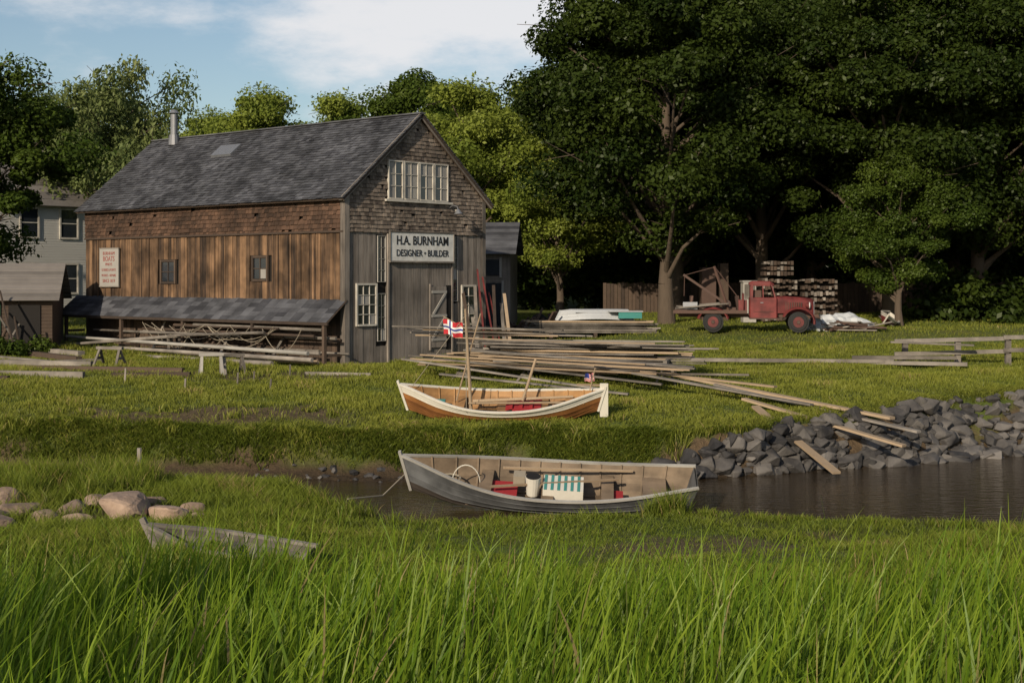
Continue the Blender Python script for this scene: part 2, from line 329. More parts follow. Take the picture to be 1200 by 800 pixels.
def window(M,axis,a0,a1,z0,z1,nx,nz,out=.05,blind=0,frame=.07,bar=.025,fm=0):
    def bx(u0,u1,w0,w1,d0,d1,mt):
        if axis=='f': M.rng(u0,u1,-d1,-d0,w0,w1,mt)
        else: M.rng(-d1,-d0,u0,u1,w0,w1,mt)
    bx(a0+.01,a1-.01,z0+.01,z1-.01,out-.05,out-.02,1)
    for i in range(nx):
        for j in range(nz):
            if random.random()<blind:
                ua=a0+(a1-a0)*i/nx;ub=a0+(a1-a0)*(i+1)/nx;wa=z0+(z1-z0)*j/nz;wb=z0+(z1-z0)*(j+1)/nz
                bx(ua+.02,ub-.02,wa+.02,wb-.02,out-.0195,out-.012,2)
    bx(a0-frame,a0,z0-frame,z1+frame,out-.06,out+.035,fm);bx(a1,a1+frame,z0-frame,z1+frame,out-.06,out+.035,fm)
    bx(a0,a1,z1,z1+frame,out-.06,out+.032,fm);bx(a0,a1,z0-frame,z0,out-.06,out+.05,fm)
    for i in range(1,nx):
        u=a0+(a1-a0)*i/nx; bx(u-bar/2,u+bar/2,z0,z1,out-.02,out+.01,fm)
    for j in range(1,nz):
        u=z0+(z1-z0)*j/nz; bx(a0,a1,u-bar/2,u+bar/2,out-.02,out+.013,fm)
wn=MB()
for i in range(4):
    a0=2.02+i*.81; window(wn,'f',a0+.05,a0+.72,6.12,7.45,2,3,.10,.65,.05,.025)
wn.rng(1.85,5.4,-.19,-.08,5.98,6.06,0)
window(wn,'f',.52,1.42,1.52,2.92,3,4,.06,.25)
window(wn,'f',6.1,6.8,1.42,2.84,2,4,.06,.1)
window(wn,'f',1.56,1.94,3.05,4.7,2,4,.02,.1,.02,.012,2)
window(wn,'f',1.56,1.94,.9,2.6,2,4,.02,.1,.02,.012,2)
window(wn,'f',5.54,5.82,2.3,4.75,1,6,.02,.3,.02,.015,2)
wn.build('front_windows',[m_white,m_glass,m_curt],barn)
wn=MB()
for a0,a1,z0,z1 in wins: window(wn,'s',a0+.22,a1-.22,z0+.1,z1-.1,2,2,.06,.2,.09,.03)
wn.build('side_windows',[m_dwood,m_glass,m_curt],barn)
d=MB(); 
for i in range(5): d.rng(4.28+i*.165,4.44+i*.165,-.13-random.uniform(0,.006),-.09,.55,2.85,0,random.uniform(0,.35))
for z in(.8,1.7,2.6): d.rng(4.28,5.1,-.16,-.131,z,z+.1,1)
d.beam((4.35,-.15,.92),(5.03,-.15,1.7),.03,.09,1); d.beam((4.35,-.15,1.8),(5.03,-.15,2.6),.03,.09,1); d.rng(5.13,5.42,-.09,-.05,.45,2.9,2)
d.rng(4.2,4.26,-.14,-.07,.45,2.95,0,0);d.rng(1.99,2.06,-.13,-.05,.1,4.8,0);d.rng(5.42,5.49,-.13,-.05,.1,4.8,0);d.rng(2.0,5.5,-.16,-.03,3.79,3.84,0)
d.build('front_door',[m_gbd,m_curt,m_dark],barn)
d=MB(); d.tube([(5.3,-.08,5.85),(5.3,-.3,5.95),(5.3,-.5,5.9),(5.3,-.55,5.78)],.02,6,0); d.cyl((5.3,-.55,5.78),(5.3,-.57,5.6),.06,.18,12,0); d.cyl((5.3,-.5,5.78),(5.3,-.5,5.58),.08,.05,8,1)
d.build('gooseneck_lamp',[m_galv,m_white],barn)
l=MB(); z0,z1,p=2.4,1.62,.95
for s0 in np.arange(-.1,16.6,.5):
    for k in range(5):
        f0=k/5;f1=(k+1)/5+.04
        l.obox((-p*f0-.02,s0,z0+(z1-z0)*f0+.02+.0),(-p*(f1-f0),0,(z1-z0)*(f1-f0)+.015),(0,.49,0),(0,0,.014),0)
l.rng(-p-.07,-p+.0,-.15,16.6,z1-.10,z1-.0,1)
l.obox((-.03,-.12,z0-.05),(-p,0,z1-z0),(0,16.7,0),(0,0,.05),1)
for s0 in (.1,4,8.2,12.3,16.3):
    l.beam((-p+.03,s0,-.2),(-p+.03,s0,z1-.06),.12,.12,1); l.beam((-.05,s0,.95),(-p+.03,s0,.95),.08,.1,1); l.beam((-.05,s0,.45),(-p+.03,s0,.45),.08,.1,1)
l.build('lean_to_roof',[m_roof,m_dwood],barn)
def text(body,size,loc,parent,mat_,rot,ext=.006,off=.0,align='CENTER',sx=1):
    cu=bpy.data.curves.new('lettering','FONT'); cu.body=body; cu.size=size; cu.extrude=ext; cu.offset=off; cu.align_x=align; cu.align_y='CENTER'; cu.resolution_u=4
    cu.materials.append(mat_); o=bpy.data.objects.new('lettering',cu); o.location=loc; o.rotation_euler=rot; o.scale=(sx,1,1); return link(o,parent)
sg=empty('boat_builder_sign')
Mb=Matrix.Translation((-5.91,50.5,0))@Matrix.Rotation(rz,4,'Z')
sg.location=Mb@Vector((3.74,-.17,4.33)); sg.rotation_euler=(0,0,rz)
q=MB(); q.rng(-1.68,1.68,-.03,.03,-.52,.52,0); 
for a in((-1.72,1.72,.52,.58),(-1.72,1.72,-.58,-.52)): q.rng(a[0],a[1],-.05,.03,a[2],a[3],1)
for a in(-1.72,1.68): q.rng(a,a+.04,-.048,.03,-.52,.52,1)
q.build('sign_board',[m_signw,m_grey],sg)
text('H.A. BURNHAM',.47,(0,-.036,.22),sg,m_text,(math.pi/2,0,0),off=.006,sx=.86)
text('DESIGNER • BUILDER',.35,(0,-.036,-.24),sg,m_text,(math.pi/2,0,0),off=.003,sx=.86)
s2=empty('painted_notice_sign'); s2.location=Mb@Vector((-.14,14.3,3.62)); s2.rotation_euler=(0,0,rz-math.pi/2)
q=MB(); q.rng(-.68,.68,-.03,.02,-.78,.78,0); q.rng(-.71,.71,-.04,.02,.78,.82,1); q.rng(-.71,.71,-.04,.02,-.82,-.78,1);q.build('sign_board',[m_curt,m_grey],s2)
for i,(tx,sz) in enumerate([('BURNHAM',.2),('BOATS',.3),('PINKYS',.17),('DORIES & PUNTS',.15),('MODELS - REPAIRS',.14),('SINCE 1819',.2)]):
    text(tx,sz,(0,-.033,.58-i*.23),s2,m_redtext,(math.pi/2,0,0),off=.0,sx=.9)
# ------------------------------------------------------------ spars & racks beside barn
sp=MB()
def BL(x,s,z): return Mb@Vector((x,s,z))
for i in range(34):
    s0=random.uniform(-.5,5); ln=random.uniform(5,10); o=-random.uniform(.15,1.0); z=random.choice([.12,.3,.5,.55,.62,1.0,1.05,1.12,1.35])
    sp.cyl(BL(o,s0,z),BL(o+random.uniform(-.1,.1),min(s0+ln,16.3),z+random.uniform(-.05,.05)),random.uniform(.03,.07),random.uniform(.03,.06),7,random.choice([0,0,1]))
for i in range(10):
    s0=random.uniform(0,13); sp.beam(BL(-1.05-random.random()*.4,s0,0),BL(-.2,s0+random.uniform(-1,1.5),random.uniform(.9,1.6)),.1,.05,random.choice([0,1]))
sp.build('stored_spars',[m_dwood,m_grey])
sp=MB()
sp.cyl(BL(-1.5,.3,.55),BL(-1.6,15.2,.75),.075,.055,8,2,.2); sp.cyl(BL(-1.75,-.2,.35),BL(-1.85,11.5,.42),.08,.06,8,0)
sp.cyl(BL(-2.1,1.5,.18),BL(-2.4,14,.15),.09,.08,8,0); sp.cyl(BL(-1.3,.0,.25),BL(-1.35,9,.2),.07,.07,8,1); sp.beam(BL(-2.6,6,-.05),BL(-2.8,16,-.0),.2,.16,0)
sp.cyl(BL(-1.2,3,1.2),BL(-1.4,8.5,.95),.06,.04,8,0); sp.cyl(BL(-1.3,8,.95),BL(-2.2,16.5,.3),.07,.05,8,0)
sp.build('mast_spars',[m_grey,m_tan,m_boatrail])
rp=MB()
for k in range(13):
    s0=random.uniform(.5,8);s1=s0+random.uniform(1.5,4);sag=random.uniform(.3,.85);zz=random.uniform(1.2,1.5);o=-p-.06
    pts=[BL(o,s0+(s1-s0)*i/12,zz-sag*(1-(2*i/12-1)**2)) for i in range(13)]
    rp.tube(pts,.011,5)
rp.build('hanging_ropes',[m_rope])
def sawhorse(name,x,y,rot,w=1.0,h=.75,mt=None,z=None):
    m=MB()
    m.beam((-w/2,0,h),(w/2,0,h),.12,.1)
    for sx in(-1,1):
        for sy in(-1,1): m.beam((sx*w*.38,0,h-.02),(sx*w*.44,sy*.32,0),.09,.045)
        m.beam((sx*w*.41,-.17,h*.5),(sx*w*.41,.17,h*.5),.03,.09)
    o=m.build(name,[mt or m_grey]); o.location=(x,y,(Hs(x,y) if z is None else z)-.03); o.rotation_euler=(0,0,rot); return o
sawhorse('sawhorse',-10.0,47.3,.3,.8,.72,m_curt); sawhorse('sawhorse',-9.4,47.9,.5,.8,.65); sawhorse('sawhorse',-14,49.5,-.4,1.1,.7)
st=MB()
for x,y in [(-8.6,44.5),(-8.2,45.1),(-7.4,43.5),(-7.2,46),(-9.9,43),(-12.2,44.8)]:
    z=Hs(x,y); st.beam((x,y,z-.1),(x+.03,y,z+random.uniform(.25,.5)),.05,.05)
st.build('wooden_stakes',[m_grey])
lg=MB()
for (xa,ya,xb,yb_,t) in [(-20,47,-14,46.5,.22),(-17,49,-11,47.6,.2),(-20,51,-14.6,49.5,.25),(-13,46.3,-10.4,46.0,.18),(-19,45.4,-16,45.2,.2),(-6.8,46.8,-4.6,46.4,.12),(-19.5,53,-16,50.5,.2),(-18,50.5,-15,52,.15),(-19,56,-16.2,53.5,.3),(-18.5,54.5,-15.8,51.9,.25)]:
    lg.beam((xa,ya,Hs(xa,ya)+t*.4),(xb,yb_,Hs(xb,yb_)+t*.4),t,t,random.choice([0,1]))
lg.build('timber_beams',[m_grey,m_dwood])
lg=MB()
for i in range(14):
    x=-18.6-random.uniform(0,2.5);y=57+random.uniform(-3,1); lg.cyl((x,y,Hs(x,y)),(x+random.uniform(-1.5,1.5),y+random.uniform(0,1.5),random.uniform(1.3,3.1)),.05,.04,6,random.choice([0,1]))
lg.build('leaning_poles',[m_grey,m_dwood])
# ------------------------------------------------------------ lumber pile in front of the barn
lp=MB()
def plank(cx,cy,cz,ln,ang,tilt,w,h,mt):
    d=Vector((math.cos(ang)*math.cos(tilt),math.sin(ang)*math.cos(tilt),math.sin(tilt)))*ln/2; c0=Vector((cx,cy,cz)); lp.beam(c0-d,c0+d,w,h,mt,None,random.uniform(-.12,.12))
for lay in range(9):
    for k in range(6):
        plank(2.0+random.uniform(-.7,.7),45.4+k*.36+random.uniform(-.1,.1),.42+lay*.085,random.uniform(4.6,7.2),-.16+random.uniform(-.1,.1),random.uniform(-.025,.02)-.012,random.uniform(.14,.28),random.uniform(.03,.06),random.choice([0,0,0,1]))
for k in range(12):
    plank(1.0+random.uniform(-1,1),44.6+random.uniform(-.6,.8),.28+k*.035,random.uniform(6,8.5),-.42+random.uniform(-.12,.1),-.03+random.uniform(-.02,.02),random.uniform(.12,.24),.045,random.choice([0,0,1]))
for k in range(7):
    plank(-.6+random.uniform(-.6,.6),47.5+random.uniform(-.5,.5),1.25+k*.045,random.uniform(3.5,6),-.12+random.uniform(-.1,.1),random.uniform(-.04,.0),random.uniform(.14,.25),.045,random.choice([0,1]))
for k in range(7):
    plank(4.2+random.uniform(-.8,.8),45.1+random.uniform(-.5,.9),.85+k*.04,random.uniform(2.5,4),-.05+random.uniform(-.12,.12),random.uniform(-.03,.02),.2,.04,0)
lp.build('lumber_pile',[m_grey,m_tan])
sawhorse('sawhorse',4.9,44.7,1.35,1.6,.72); sawhorse('sawhorse',4.4,46.3,1.4,1.2,.72); sawhorse('sawhorse',.6,45.6,1.4,2.2,.45); sawhorse('sawhorse',-1.4,46.6,1.3,2,.42); sawhorse('sawhorse',2.8,45.6,1.4,2.2,.45)
lp=MB()
def pk(a,b_,w,h,mt=0,r=None): lp.beam(a,b_,w,h,mt,r)
pk((2.6,44,.45),(8.2,38.9,-.28),.2,.05,0); pk((4.0,43.9,.3),(7.6,41,.05),.2,.05,1); pk((4.8,43.5,.25),(10.0,37.4,-.5),.24,.07,1,.1); pk((6.0,41.9,.05),(10.5,36.7,-.78),.2,.06,0,.2)
pk((6.6,38.6,-.3),(7.9,34.6,-1.55),.22,.06,1,.5); pk((6.4,39.3,-.15),(9.9,35.9,-1.05),.22,.06,1,.2)
pk((-2.2,43.5,.25),(3.4,41.5,-.2),.18,.05,0);pk((-3.5,45.4,.6),(2.6,42.2,-.1),.16,.05,0); pk((-3.3,45.8,.7),(4.5,42.6,.0),.2,.05,0)
pk((6.3,50.2,.3),(13.2,49.2,.3),.16,.12,0); pk((12.4,49.5,.25),(15.5,48.4,.25),.3,.12,0); pk((12.0,50.2,.38),(15.5,49.6,.4),.25,.12,0); pk((5,45.5,.12),(7.5,45,.12),.12,.06,0)
lp.build('loose_planks',[m_grey,m_tan])
ld=MB()
ld.beam((-.95,52.8,.1),(-1.35,55.4,3.5),.06,.08,0,.5); ld.beam((-.55,52.8,.1),(-1.15,55.4,3.2),.05,.07,0,.2); ld.beam((-.3,52.6,.1),(-.9,55.4,2.6),.05,.07,0,.8)
ld.build('leaning_red_poles',[m_red])
lg=MB()
for k in range(9):
    x=-.9+random.uniform(-.5,1); lg.beam((x,52.3+random.uniform(-.4,.4),.1),(x-.5+random.uniform(-.4,.4),55.5,random.uniform(1.6,3)),.12,.04,random.choice([0,1,2]))
lg.build('leaning_planks',[m_grey,m_tan,m_dwood])
# ------------------------------------------------------------ hulls
def hull(name,L_,beam,dep,sheer,transom,mats,ns=26,nk=6,topw=1):
    e=empty(name); o=MB()
    def sec(t):
        u=2*t-1
        if transom:
            w=beam/2*(1-max(0,(-u))**2.3) if u<0 else beam/2*(1-.45*u**2.2)
        else: w=beam/2*(1-abs(u)**2.4)
        w=max(w,.015)
        rim=dep+sheer*(abs(u)**2.2)*(1.0 if u<0 else .75)
        keel=.0+ (sheer*.55*max(0,abs(u)-.72)/.28 if (u<0 or not transom) else sheer*.25*max(0,u-.5))
        return w,rim,keel,(t-.5)*L_
    def ring(t,ins):
        w,rim,keel,x=sec(t); pts=[]
        for k in range(-nk,nk+1):
            f=abs(k)/nk; yy=w*(f**.62)*(1 if k>=0 else -1); zz=keel+(rim-keel)*(f**1.75)
            rake=(x/L_*2); xx=x+ .28*np.sign(x)*(abs(rake)**6)*(zz/(dep+sheer))
            if ins: yy*=max(0,(w-.035)/w); zz=zz+.03*(1-f)
            pts.append((xx,yy,zz))
        return pts
    n2=2*nk+1
    for ins in(0,1):
        rings=[ring(i/ns,ins) for i in range(ns+1)]
        for k in range(n2-1):
            band=max(abs(k-nk),abs(k+1-nk)); mt=2 if ins else (1 if band>nk-topw else 0); r=random.random()
            vs=[];
            for rg in rings: vs+= [rg[k],rg[k+1]]
            fs=[(2*i,2*i+2,2*i+3,2*i+1) if not ins else (2*i,2*i+1,2*i+3,2*i+2) for i in range(ns)]
            o.add(vs,fs,mt,r)
    if transom:
        rg=ring(1,0); o.add(rg+[(p_[0]-.04,p_[1],p_[2]) for p_ in rg],[tuple(range(n2)),tuple(range(2*n2-1,n2-1,-1))],1)
    ob=o.build('hull_planking',mats,e)
    t=MB()
    for sg_ in(-1,1):
        for i in range(ns):
            a=ring(i/ns,0)[0 if sg_<0 else -1];b_=ring((i+1)/ns,0)[0 if sg_<0 else -1]
            t.beam(Vector(a)+Vector((0,-sg_*.01,.01)),Vector(b_)+Vector((0,-sg_*.01,.01)),.07,.045,3,.3)
        for kk in range(2,nk):
            for i in range(ns):
                a=ring(i/ns,0)[nk+sg_*kk];b_=ring((i+1)/ns,0)[nk+sg_*kk]; t.beam(a,b_,.018,.018,0 if kk<nk-topw+0 else 1,.9)
    for i in range(2,ns-1,2):
        rg=ring(i/ns,1)
        for k in range(n2-1):
            a=Vector(rg[k])*1;b_=Vector(rg[k+1]); a.y*=.97;b_.y*=.97;a.z+=.012;b_.z+=.012
            t.beam(a,b_,.035,.03,4,.2)
    for f in (.27,.5,.72):
        w,rim,keel,x=sec(f); zz=keel+(rim-keel)*.66; ww=w*.80
        t.rng(x-.13,x+.13,-ww,ww,zz,zz+.03,4)
    w,rim,keel,x=sec(.9); t.rng(x-.3,x+.2,-w*.7,w*.7,keel+(rim-keel)*.7,keel+(rim-keel)*.7+.025,4)
    for k in range(-3,4): t.rng(-L_*.3,L_*.3,k*.11-.05,k*.11+.05,.1+abs(k)*.012,.12+abs(k)*.012,4)
    a=ring(0,0); t.beam(a[nk],Vector(a[0])*.5+Vector(a[-1])*.5+Vector((-.03,0,.1)),.06,.09,3,.3)
    if not transom:
        a=ring(1,0); t.beam(a[nk],Vector(a[0])*.5+Vector(a[-1])*.5+Vector((.03,0,.1)),.06,.09,3,.3)
    t.build('trim',mats,e); return e,sec
b1,sec=hull('wooden_sailing_boat',5.0,1.65,.52,.48,False,[m_boatw,m_boatwh,m_boatin,m_boatwh,m_boatin])
b1.location=(-.25,38.4,Hs(-.25,38.4)-.05); b1.rotation_euler=(math.radians(17),0,math.radians(-4))
q=MB(); q.cyl((-.85,.0,.1),(-.95,.25,3.05),.05,.03,10,0,.3); q.cyl((-1.25,.1,.5),(-.55,.32,2.9),.025,.02,6,0,.5)
q.cyl((-.8,.05,.5),(1.9,.12,.62),.05,.035,8,0,.1); q.cyl((-.9,-.15,.52),(1.7,-.2,.58),.03,.03,8,0,.7)
q.rng(2.62,2.84,-.02,.02,.1,1.05,1); q.beam((2.7,0,1.0),(2.0,.1,.98),.04,.04,0)
q.cyl((.55,-.02,.55),(.9,.4,1.6),.04,.035,8,0,.4)
q.build('mast_and_rudder',[m_tan,m_boatwh],b1)
q=MB()
q.rng(.35,1.05,-.35,.35,.32,.44,0,.2)
for i in range(8): 
    a=i*.09; q.obox((.1+a*1.0,-.3,.38+.03*math.sin(i*2)),(.1,0,.02),(0,.6,0),(0,0,.06),0)
q.rng(-1.9,-1.55,-.15,.15,.42,.52,1); q.build('boat_cushions',[m_cloth,m_teal],b1)
q=MB(); q.tube([(-.93,.22,2.9),(-2.45,0,.9)],.008,4); q.tube([(-.93,.22,2.9),(-.9,-.75,.5)],.008,4); q.tube([(-.93,.22,2.9),(-.9,.78,.5)],.008,4); q.build('rigging',[m_rope],b1)
def flag(name,parent,loc,w_,h_,fn,mats,rz_=0):
    m=MB(); nx_,nz_=22,16
    for i in range(nx_):
        for j in range(nz_):
            def P(i,j): 
                u=i/nx_;v_=j/nz_; return (u*w_*.85,.06*math.sin(u*9)*u+.02*math.sin(v_*5+u*4),v_*h_-.25*h_*u+.04*h_*math.sin(u*8))
            m.add([P(i,j),P(i+1,j),P(i+1,j+1),P(i,j+1)],[(0,1,2,3)],fn((i+.5)/nx_,(j+.5)/nz_),.3)
    o=m.build(name,mats,parent); o.location=loc; o.rotation_euler=(0,0,rz_); return o
m_fr=mat('flag_red',(.5,.03,.04));m_fw=mat('flag_white',(.75,.75,.75));m_fb=mat('flag_blue',(.03,.05,.25))
def norse(u,v):
    a=abs(u-.36);b_=abs(v-.5)
    if a<.06 or b_<.09: return 2
    if a<.12 or b_<.18: return 1
    return 0
def usf(u,v):
    if u<.4 and v>.46: return 2
    return 0 if int(v*13)%2==0 else 1
flag('cross_flag',b1,(-1.55,.25,2.35),.62,.42,norse,[m_fr,m_fw,m_fb],-.2)
q=MB(); q.cyl((-1.56,.25,2.85),(-.92,.2,2.5),.012,.012,6); q.cyl((2.35,0,.85),(2.5,0,1.5),.015,.012,6); q.build('flag_staffs',[m_tan],b1)
flag('striped_flag',b1,(2.22,.0,1.1),.34,.23,usf,[m_fr,m_fw,m_fb],.5)
b2,sec=hull('grey_rowing_boat',5.75,1.95,.62,.38,True,[m_boatdk,m_boatgr,m_boatin2,m_boatrail,m_boatin2],topw=3)
b2.location=(.75,30.4,-1.70); b2.rotation_euler=(math.radians(18),math.radians(3.0),math.radians(-3))
q=MB()
q.cyl((-.32,-.05,.3),(-.32,-.05,.72),.13,.17,16,0,.2,True)
q.cyl((-.32,-.05,.715),(-.32,-.05,.73),.16,.16,16,3,.2)
q.rng(-.1,.75,-.35,.35,.35,.58,0,.5); 
for i in range(6): q.rng(-.08+i*.14,-.02+i*.14,-.353,.353,.582,.59,2,.2)
q.rng(-1.3,-.65,-.4,.3,.28,.4,1,.2);q.rng(1.2,1.6,-.5,.2,.3,.38,1,.6);q.rng(-.75,-.5,.1,.4,.4,.62,4,.6)
q.tube([(-1.75+.3*math.cos(a),.0,.45+.42*math.sin(a)) for a in np.linspace(.1,3.0,12)],.012,5,0)
q.tube([(-2.1+.22*math.cos(a),.1+.18*math.sin(a),.5) for a in np.linspace(0,6.28,16)],.02,5,4)
q.beam((-1.0,.5,.62),(1.8,.62,.66),.05,.04,5);q.beam((-1.2,-.3,.55),(1.5,.3,.6),.05,.04,5)
q.build('bucket_crate_and_oars',[m_boatwh,m_cloth,m_teal,m_dark,m_rope,m_tan],b2)
q=MB(); q.tube([(-2.1,30.9,-.85),(-2.7,29.7,-1.35),(-3.3,28.6,-1.25)],.015,5); q.build('mooring_rope',[m_rope])
b3,sec=hull('old_grey_punt',2.1,.9,.34,.10,True,[m_grey,m_grey,m_grey,m_grey,m_grey],ns=14)
b3.location=(-4.2,20.9,Hs(-4.2,20.9)-.12); b3.rotation_euler=(math.radians(9),math.radians(6),math.radians(-12))
# ------------------------------------------------------------ rocks
def rock_proto(seed,npt=13,bev=.04,fl=.65):
    r=random.Random(seed); bm=bmesh.new()
    for i in range(npt):
        d=Vector((r.gauss(0,1),r.gauss(0,1),r.gauss(0,1))).normalized()*r.uniform(.75,1.1); bm.verts.new((d.x,d.y*.8,d.z*fl))
    bmesh.ops.convex_hull(bm,input=bm.verts[:]); 
    lo=[v for v in bm.verts if not v.link_faces]
    for v in lo: bm.verts.remove(v)
    bmesh.ops.bevel(bm,geom=bm.edges[:],offset=bev,segments=1,affect='EDGES')
    bm.verts.ensure_lookup_table(); bm.verts.index_update(); vs=[v.co.copy() for v in bm.verts]; fs=[[v.index for v in f.verts] for f in bm.faces]; bm.free(); return vs,fs
protos=[rock_proto(i) for i in range(14)]; protos2=[rock_proto(50+i,30,.07,.6) for i in range(8)]
def rock(M,c,s,mt=0,flat=1,pr=None,tilt=.7):
    vs,fs=random.choice(pr or protos); rot=Matrix.Rotation(random.uniform(0,6.28),3,'Z')@Matrix.Rotation(random.uniform(-tilt,tilt),3,'X')
    M.add([Vector(c)+rot@Vector((v.x*s,v.y*s,v.z*s*flat)) for v in vs],fs,mt)
rk=MB()
for i in range(1300):
    x=2.3+22*random.random()**1.1; t=random.uniform(-.2,.97); w0,b0=float(yw(x)),float(yb(x)); 
    if x<7 and t>.1+.8*(x-2.3)/4.7: continue
    if t>.75 and random.random()<.45: continue
    y=w0+(b0-w0)*t; s=random.choice([.1,.14,.2,.27,.36,.44])*random.uniform(.8,1.15)
    rock(rk,(x,y,max(Hs(x,y),-1.85)+s*.1),s)
rk.build('riprap_rocks',[m_rock])
rk=MB()
for x,y,s in [(-8.9,25.6,.5),(-8.1,26.2,.42),(-7.0,25.7,.75),(-6.2,25.5,.45),(-9.6,26.8,.55),(-7.9,27.1,.35),(-5.9,26.2,.3),(-9.2,25.0,.45),(-6.9,26.9,.4),(-8.3,25.2,.36),(-10.4,27.5,.5),(-5.6,25.3,.22),(-7.7,25.1,.3),(-8.9,24.4,.42),(-9.9,25.8,.45)]:
    rock(rk,(x,y,Hs(x,y)+s*.28),s,0,.75,protos2,.25)
rk.build('granite_boulders',[m_gran],None)
rk=MB()
for i in range(110):
    x=random.uniform(-12,4);y=float(yw(x))+random.uniform(-.6,.4); s=random.uniform(.05,.16); rock(rk,(x,y,Hs(x,y)+.02),s)
rk.build('creek_stones',[m_rock])
# ------------------------------------------------------------ truck
tr=empty('vintage_crane_truck',(10.15,60,Hs(10.15,60)),math.radians(-8))
t=MB()
for y in(-.42,.42): t.rng(-3.1,2.7,y-.04,y+.04,.62,.76,1)
for x in(-2.9,-1.2,.2,1.9,2.6): t.rng(x,x+.08,-.42,.42,.63,.75,1)
for x,rw in((-1.65,.43),(1.85,.43)):
    for sg_ in(-1,1):
        y=sg_*.82
        t.cyl((x,y-.12,.43),(x,y+.12,.43),rw,rw,28,2); 
        for s2_ in(-1,1):
            t.cyl((x,y+s2_*.12,.43),(x,y+s2_*.15,.43),rw*.86,rw*.78,28,2); t.cyl((x,y+s2_*.12,.43),(x,y+s2_*.165,.43),.24,.22,20,0); t.cyl((x,y+s2_*.15,.43),(x,y+s2_*.2,.43),.09,.07,12,1)
    t.cyl((x,-.8,.43),(x,.8,.43),.06,.06,8,1)
t.build('chassis_and_wheels',[m_red,m_rust,m_tyre,m_glass,m_white,m_grey],tr)
def loft(M,secs,mt,cap=True,r=.3):
    n=len(secs[0]); vs=[p for s in secs for p in s]; fs=[]
    for i in range(len(secs)-1):
        for j in range(n): fs.append((i*n+j,i*n+(j+1)%n,(i+1)*n+(j+1)%n,(i+1)*n+j))
    if cap: fs+=[tuple(range(n))[::-1],tuple(range((len(secs)-1)*n,len(secs)*n))]
    M.add(vs,fs,mt,r)
def rsec(x,hw,z0,z1,rd,top=None):
    pts=[(x,-hw,z0),(x,-hw,z1-rd)]
    for k in range(1,6):
        a=math.pi/2*k/6; pts.append((x,-hw+rd*(1-math.cos(a)),z1-rd+rd*math.sin(a)))
    pts+=[(x,-hw+rd,z1),(x,hw-rd,z1)]
    for k in range(1,6):
        a=math.pi/2*(1-k/6); pts.append((x,hw-rd*(1-math.cos(a)),z1-rd+rd*math.sin(a)))
    pts+=[(x,hw,z1-rd),(x,hw,z0)]; return pts
t=MB()
loft(t,[rsec(.95,.62,.8,1.5,.2),rsec(1.4,.55,.78,1.5,.25),rsec(2.1,.43,.72,1.45,.25),rsec(2.42,.36,.68,1.4,.25),rsec(2.5,.30,.7,1.34,.22)],0)
loft(t,[rsec(-.15,.72,.62,1.42,.05),rsec(-.1,.76,.6,1.45,.06),rsec(.95,.72,.6,1.45,.06),rsec(1.0,.66,.62,1.42,.05)],0)
loft(t,[rsec(-.16,.64,1.97,2.08,.05),rsec(.0,.72,1.93,2.14,.09),rsec(.7,.7,1.93,2.13,.09),rsec(.86,.62,1.92,2.03,.05)],0)
for y in(-.68,.68):
    t.beam((-.06,y,1.4),(-.04,y*.97,1.98),.1,.16,0,.3); t.beam((.92,y,1.4),(.76,y*.95,1.98),.05,.06,0,.3); t.beam((.42,y,1.4),(.4,y*.97,1.98),.04,.04,0,.3)
t.rng(-.12,-.08,-.6,.6,1.4,1.98,0,.4); t.rng(-.05,.35,-.5,.5,1.4,1.75,1)
t.beam((.89,-.6,1.46),(.75,-.6,1.95),.01,.01,1); t.add([(.9,-.62,1.44),(.9,.62,1.44),(.77,.6,1.95),(.77,-.6,1.95)],[(0,1,2,3)],3)
t.rng(-.0,.85,-.775,-.765,.85,.86,1); t.rng(.3,.42,-.79,-.77,1.22,1.25,5)
for k in range(9): t.rng(1.25+k*.09,1.28+k*.09,-.56,-.48+.0*k,.95,1.25,1)
for k in range(9): t.rng(2.5,2.53,-.26+k*.062,-.235+k*.062,.75,1.28,5)
for sg_ in(-1,1):
    yc=sg_*.80
    for (xc,rr_,a0,a1) in((1.85,.58,-.15,2.75),(-1.65,.56,.25,2.9)):
        secs=[]
        for k in range(13):
            a=a0+(a1-a0)*k/12; ca,sa=math.cos(a),math.sin(a)
            def P(rad,yy): return (xc+rad*ca*1.12,yy,.43+rad*sa)
            secs.append([P(rr_,yc-.2),P(rr_+.05,yc-.1),P(rr_+.06,yc+.08),P(rr_,yc+.2),P(rr_-.03,yc+.19),P(rr_-.03,yc-.19)])
        loft(t,secs,0)
    t.rng(-.15,1.15,yc-.18,yc+.15,.55,.6,1)
    hx,hy=2.3,sg_*.5; t.cyl((hx-.14,hy,1.12),(hx,hy,1.12),.07,.15,16,0); t.cyl((hx,hy,1.12),(hx+.04,hy,1.12),.15,.13,16,4)
t.rng(2.74,2.82,-.95,.95,.55,.72,5); t.rng(2.6,2.75,-.45,-.38,.6,.66,1);t.rng(2.6,2.75,.38,.45,.6,.66,1)
t.build('cab_hood_and_fenders',[m_red,m_rust,m_tyre,m_glass,m_signw,m_galv],tr)
t=MB()
for k in range(9): t.rng(-3.25,-.3,-.98+k*.22,-.78+k*.22,.82,.88,5)
t.rng(-3.3,-.25,-1.02,-.98,.78,.92,1);t.rng(-3.3,-.25,.98+.02,1.04,.78,.92,1)
for x in(-2.6,-.6): t.beam((x,-.5,.88),(x+.1 if x<-1 else x-.1,-.3,1.5),.08,.08,1);t.beam((x,.5,.88),(x,.3,1.5),.08,.08,1)
t.beam((-1.0,-.55,.88),(-1.6,0,2.75),.08,.08,1);t.beam((-1.0,.55,.88),(-1.6,0,2.75),.08,.08,1)
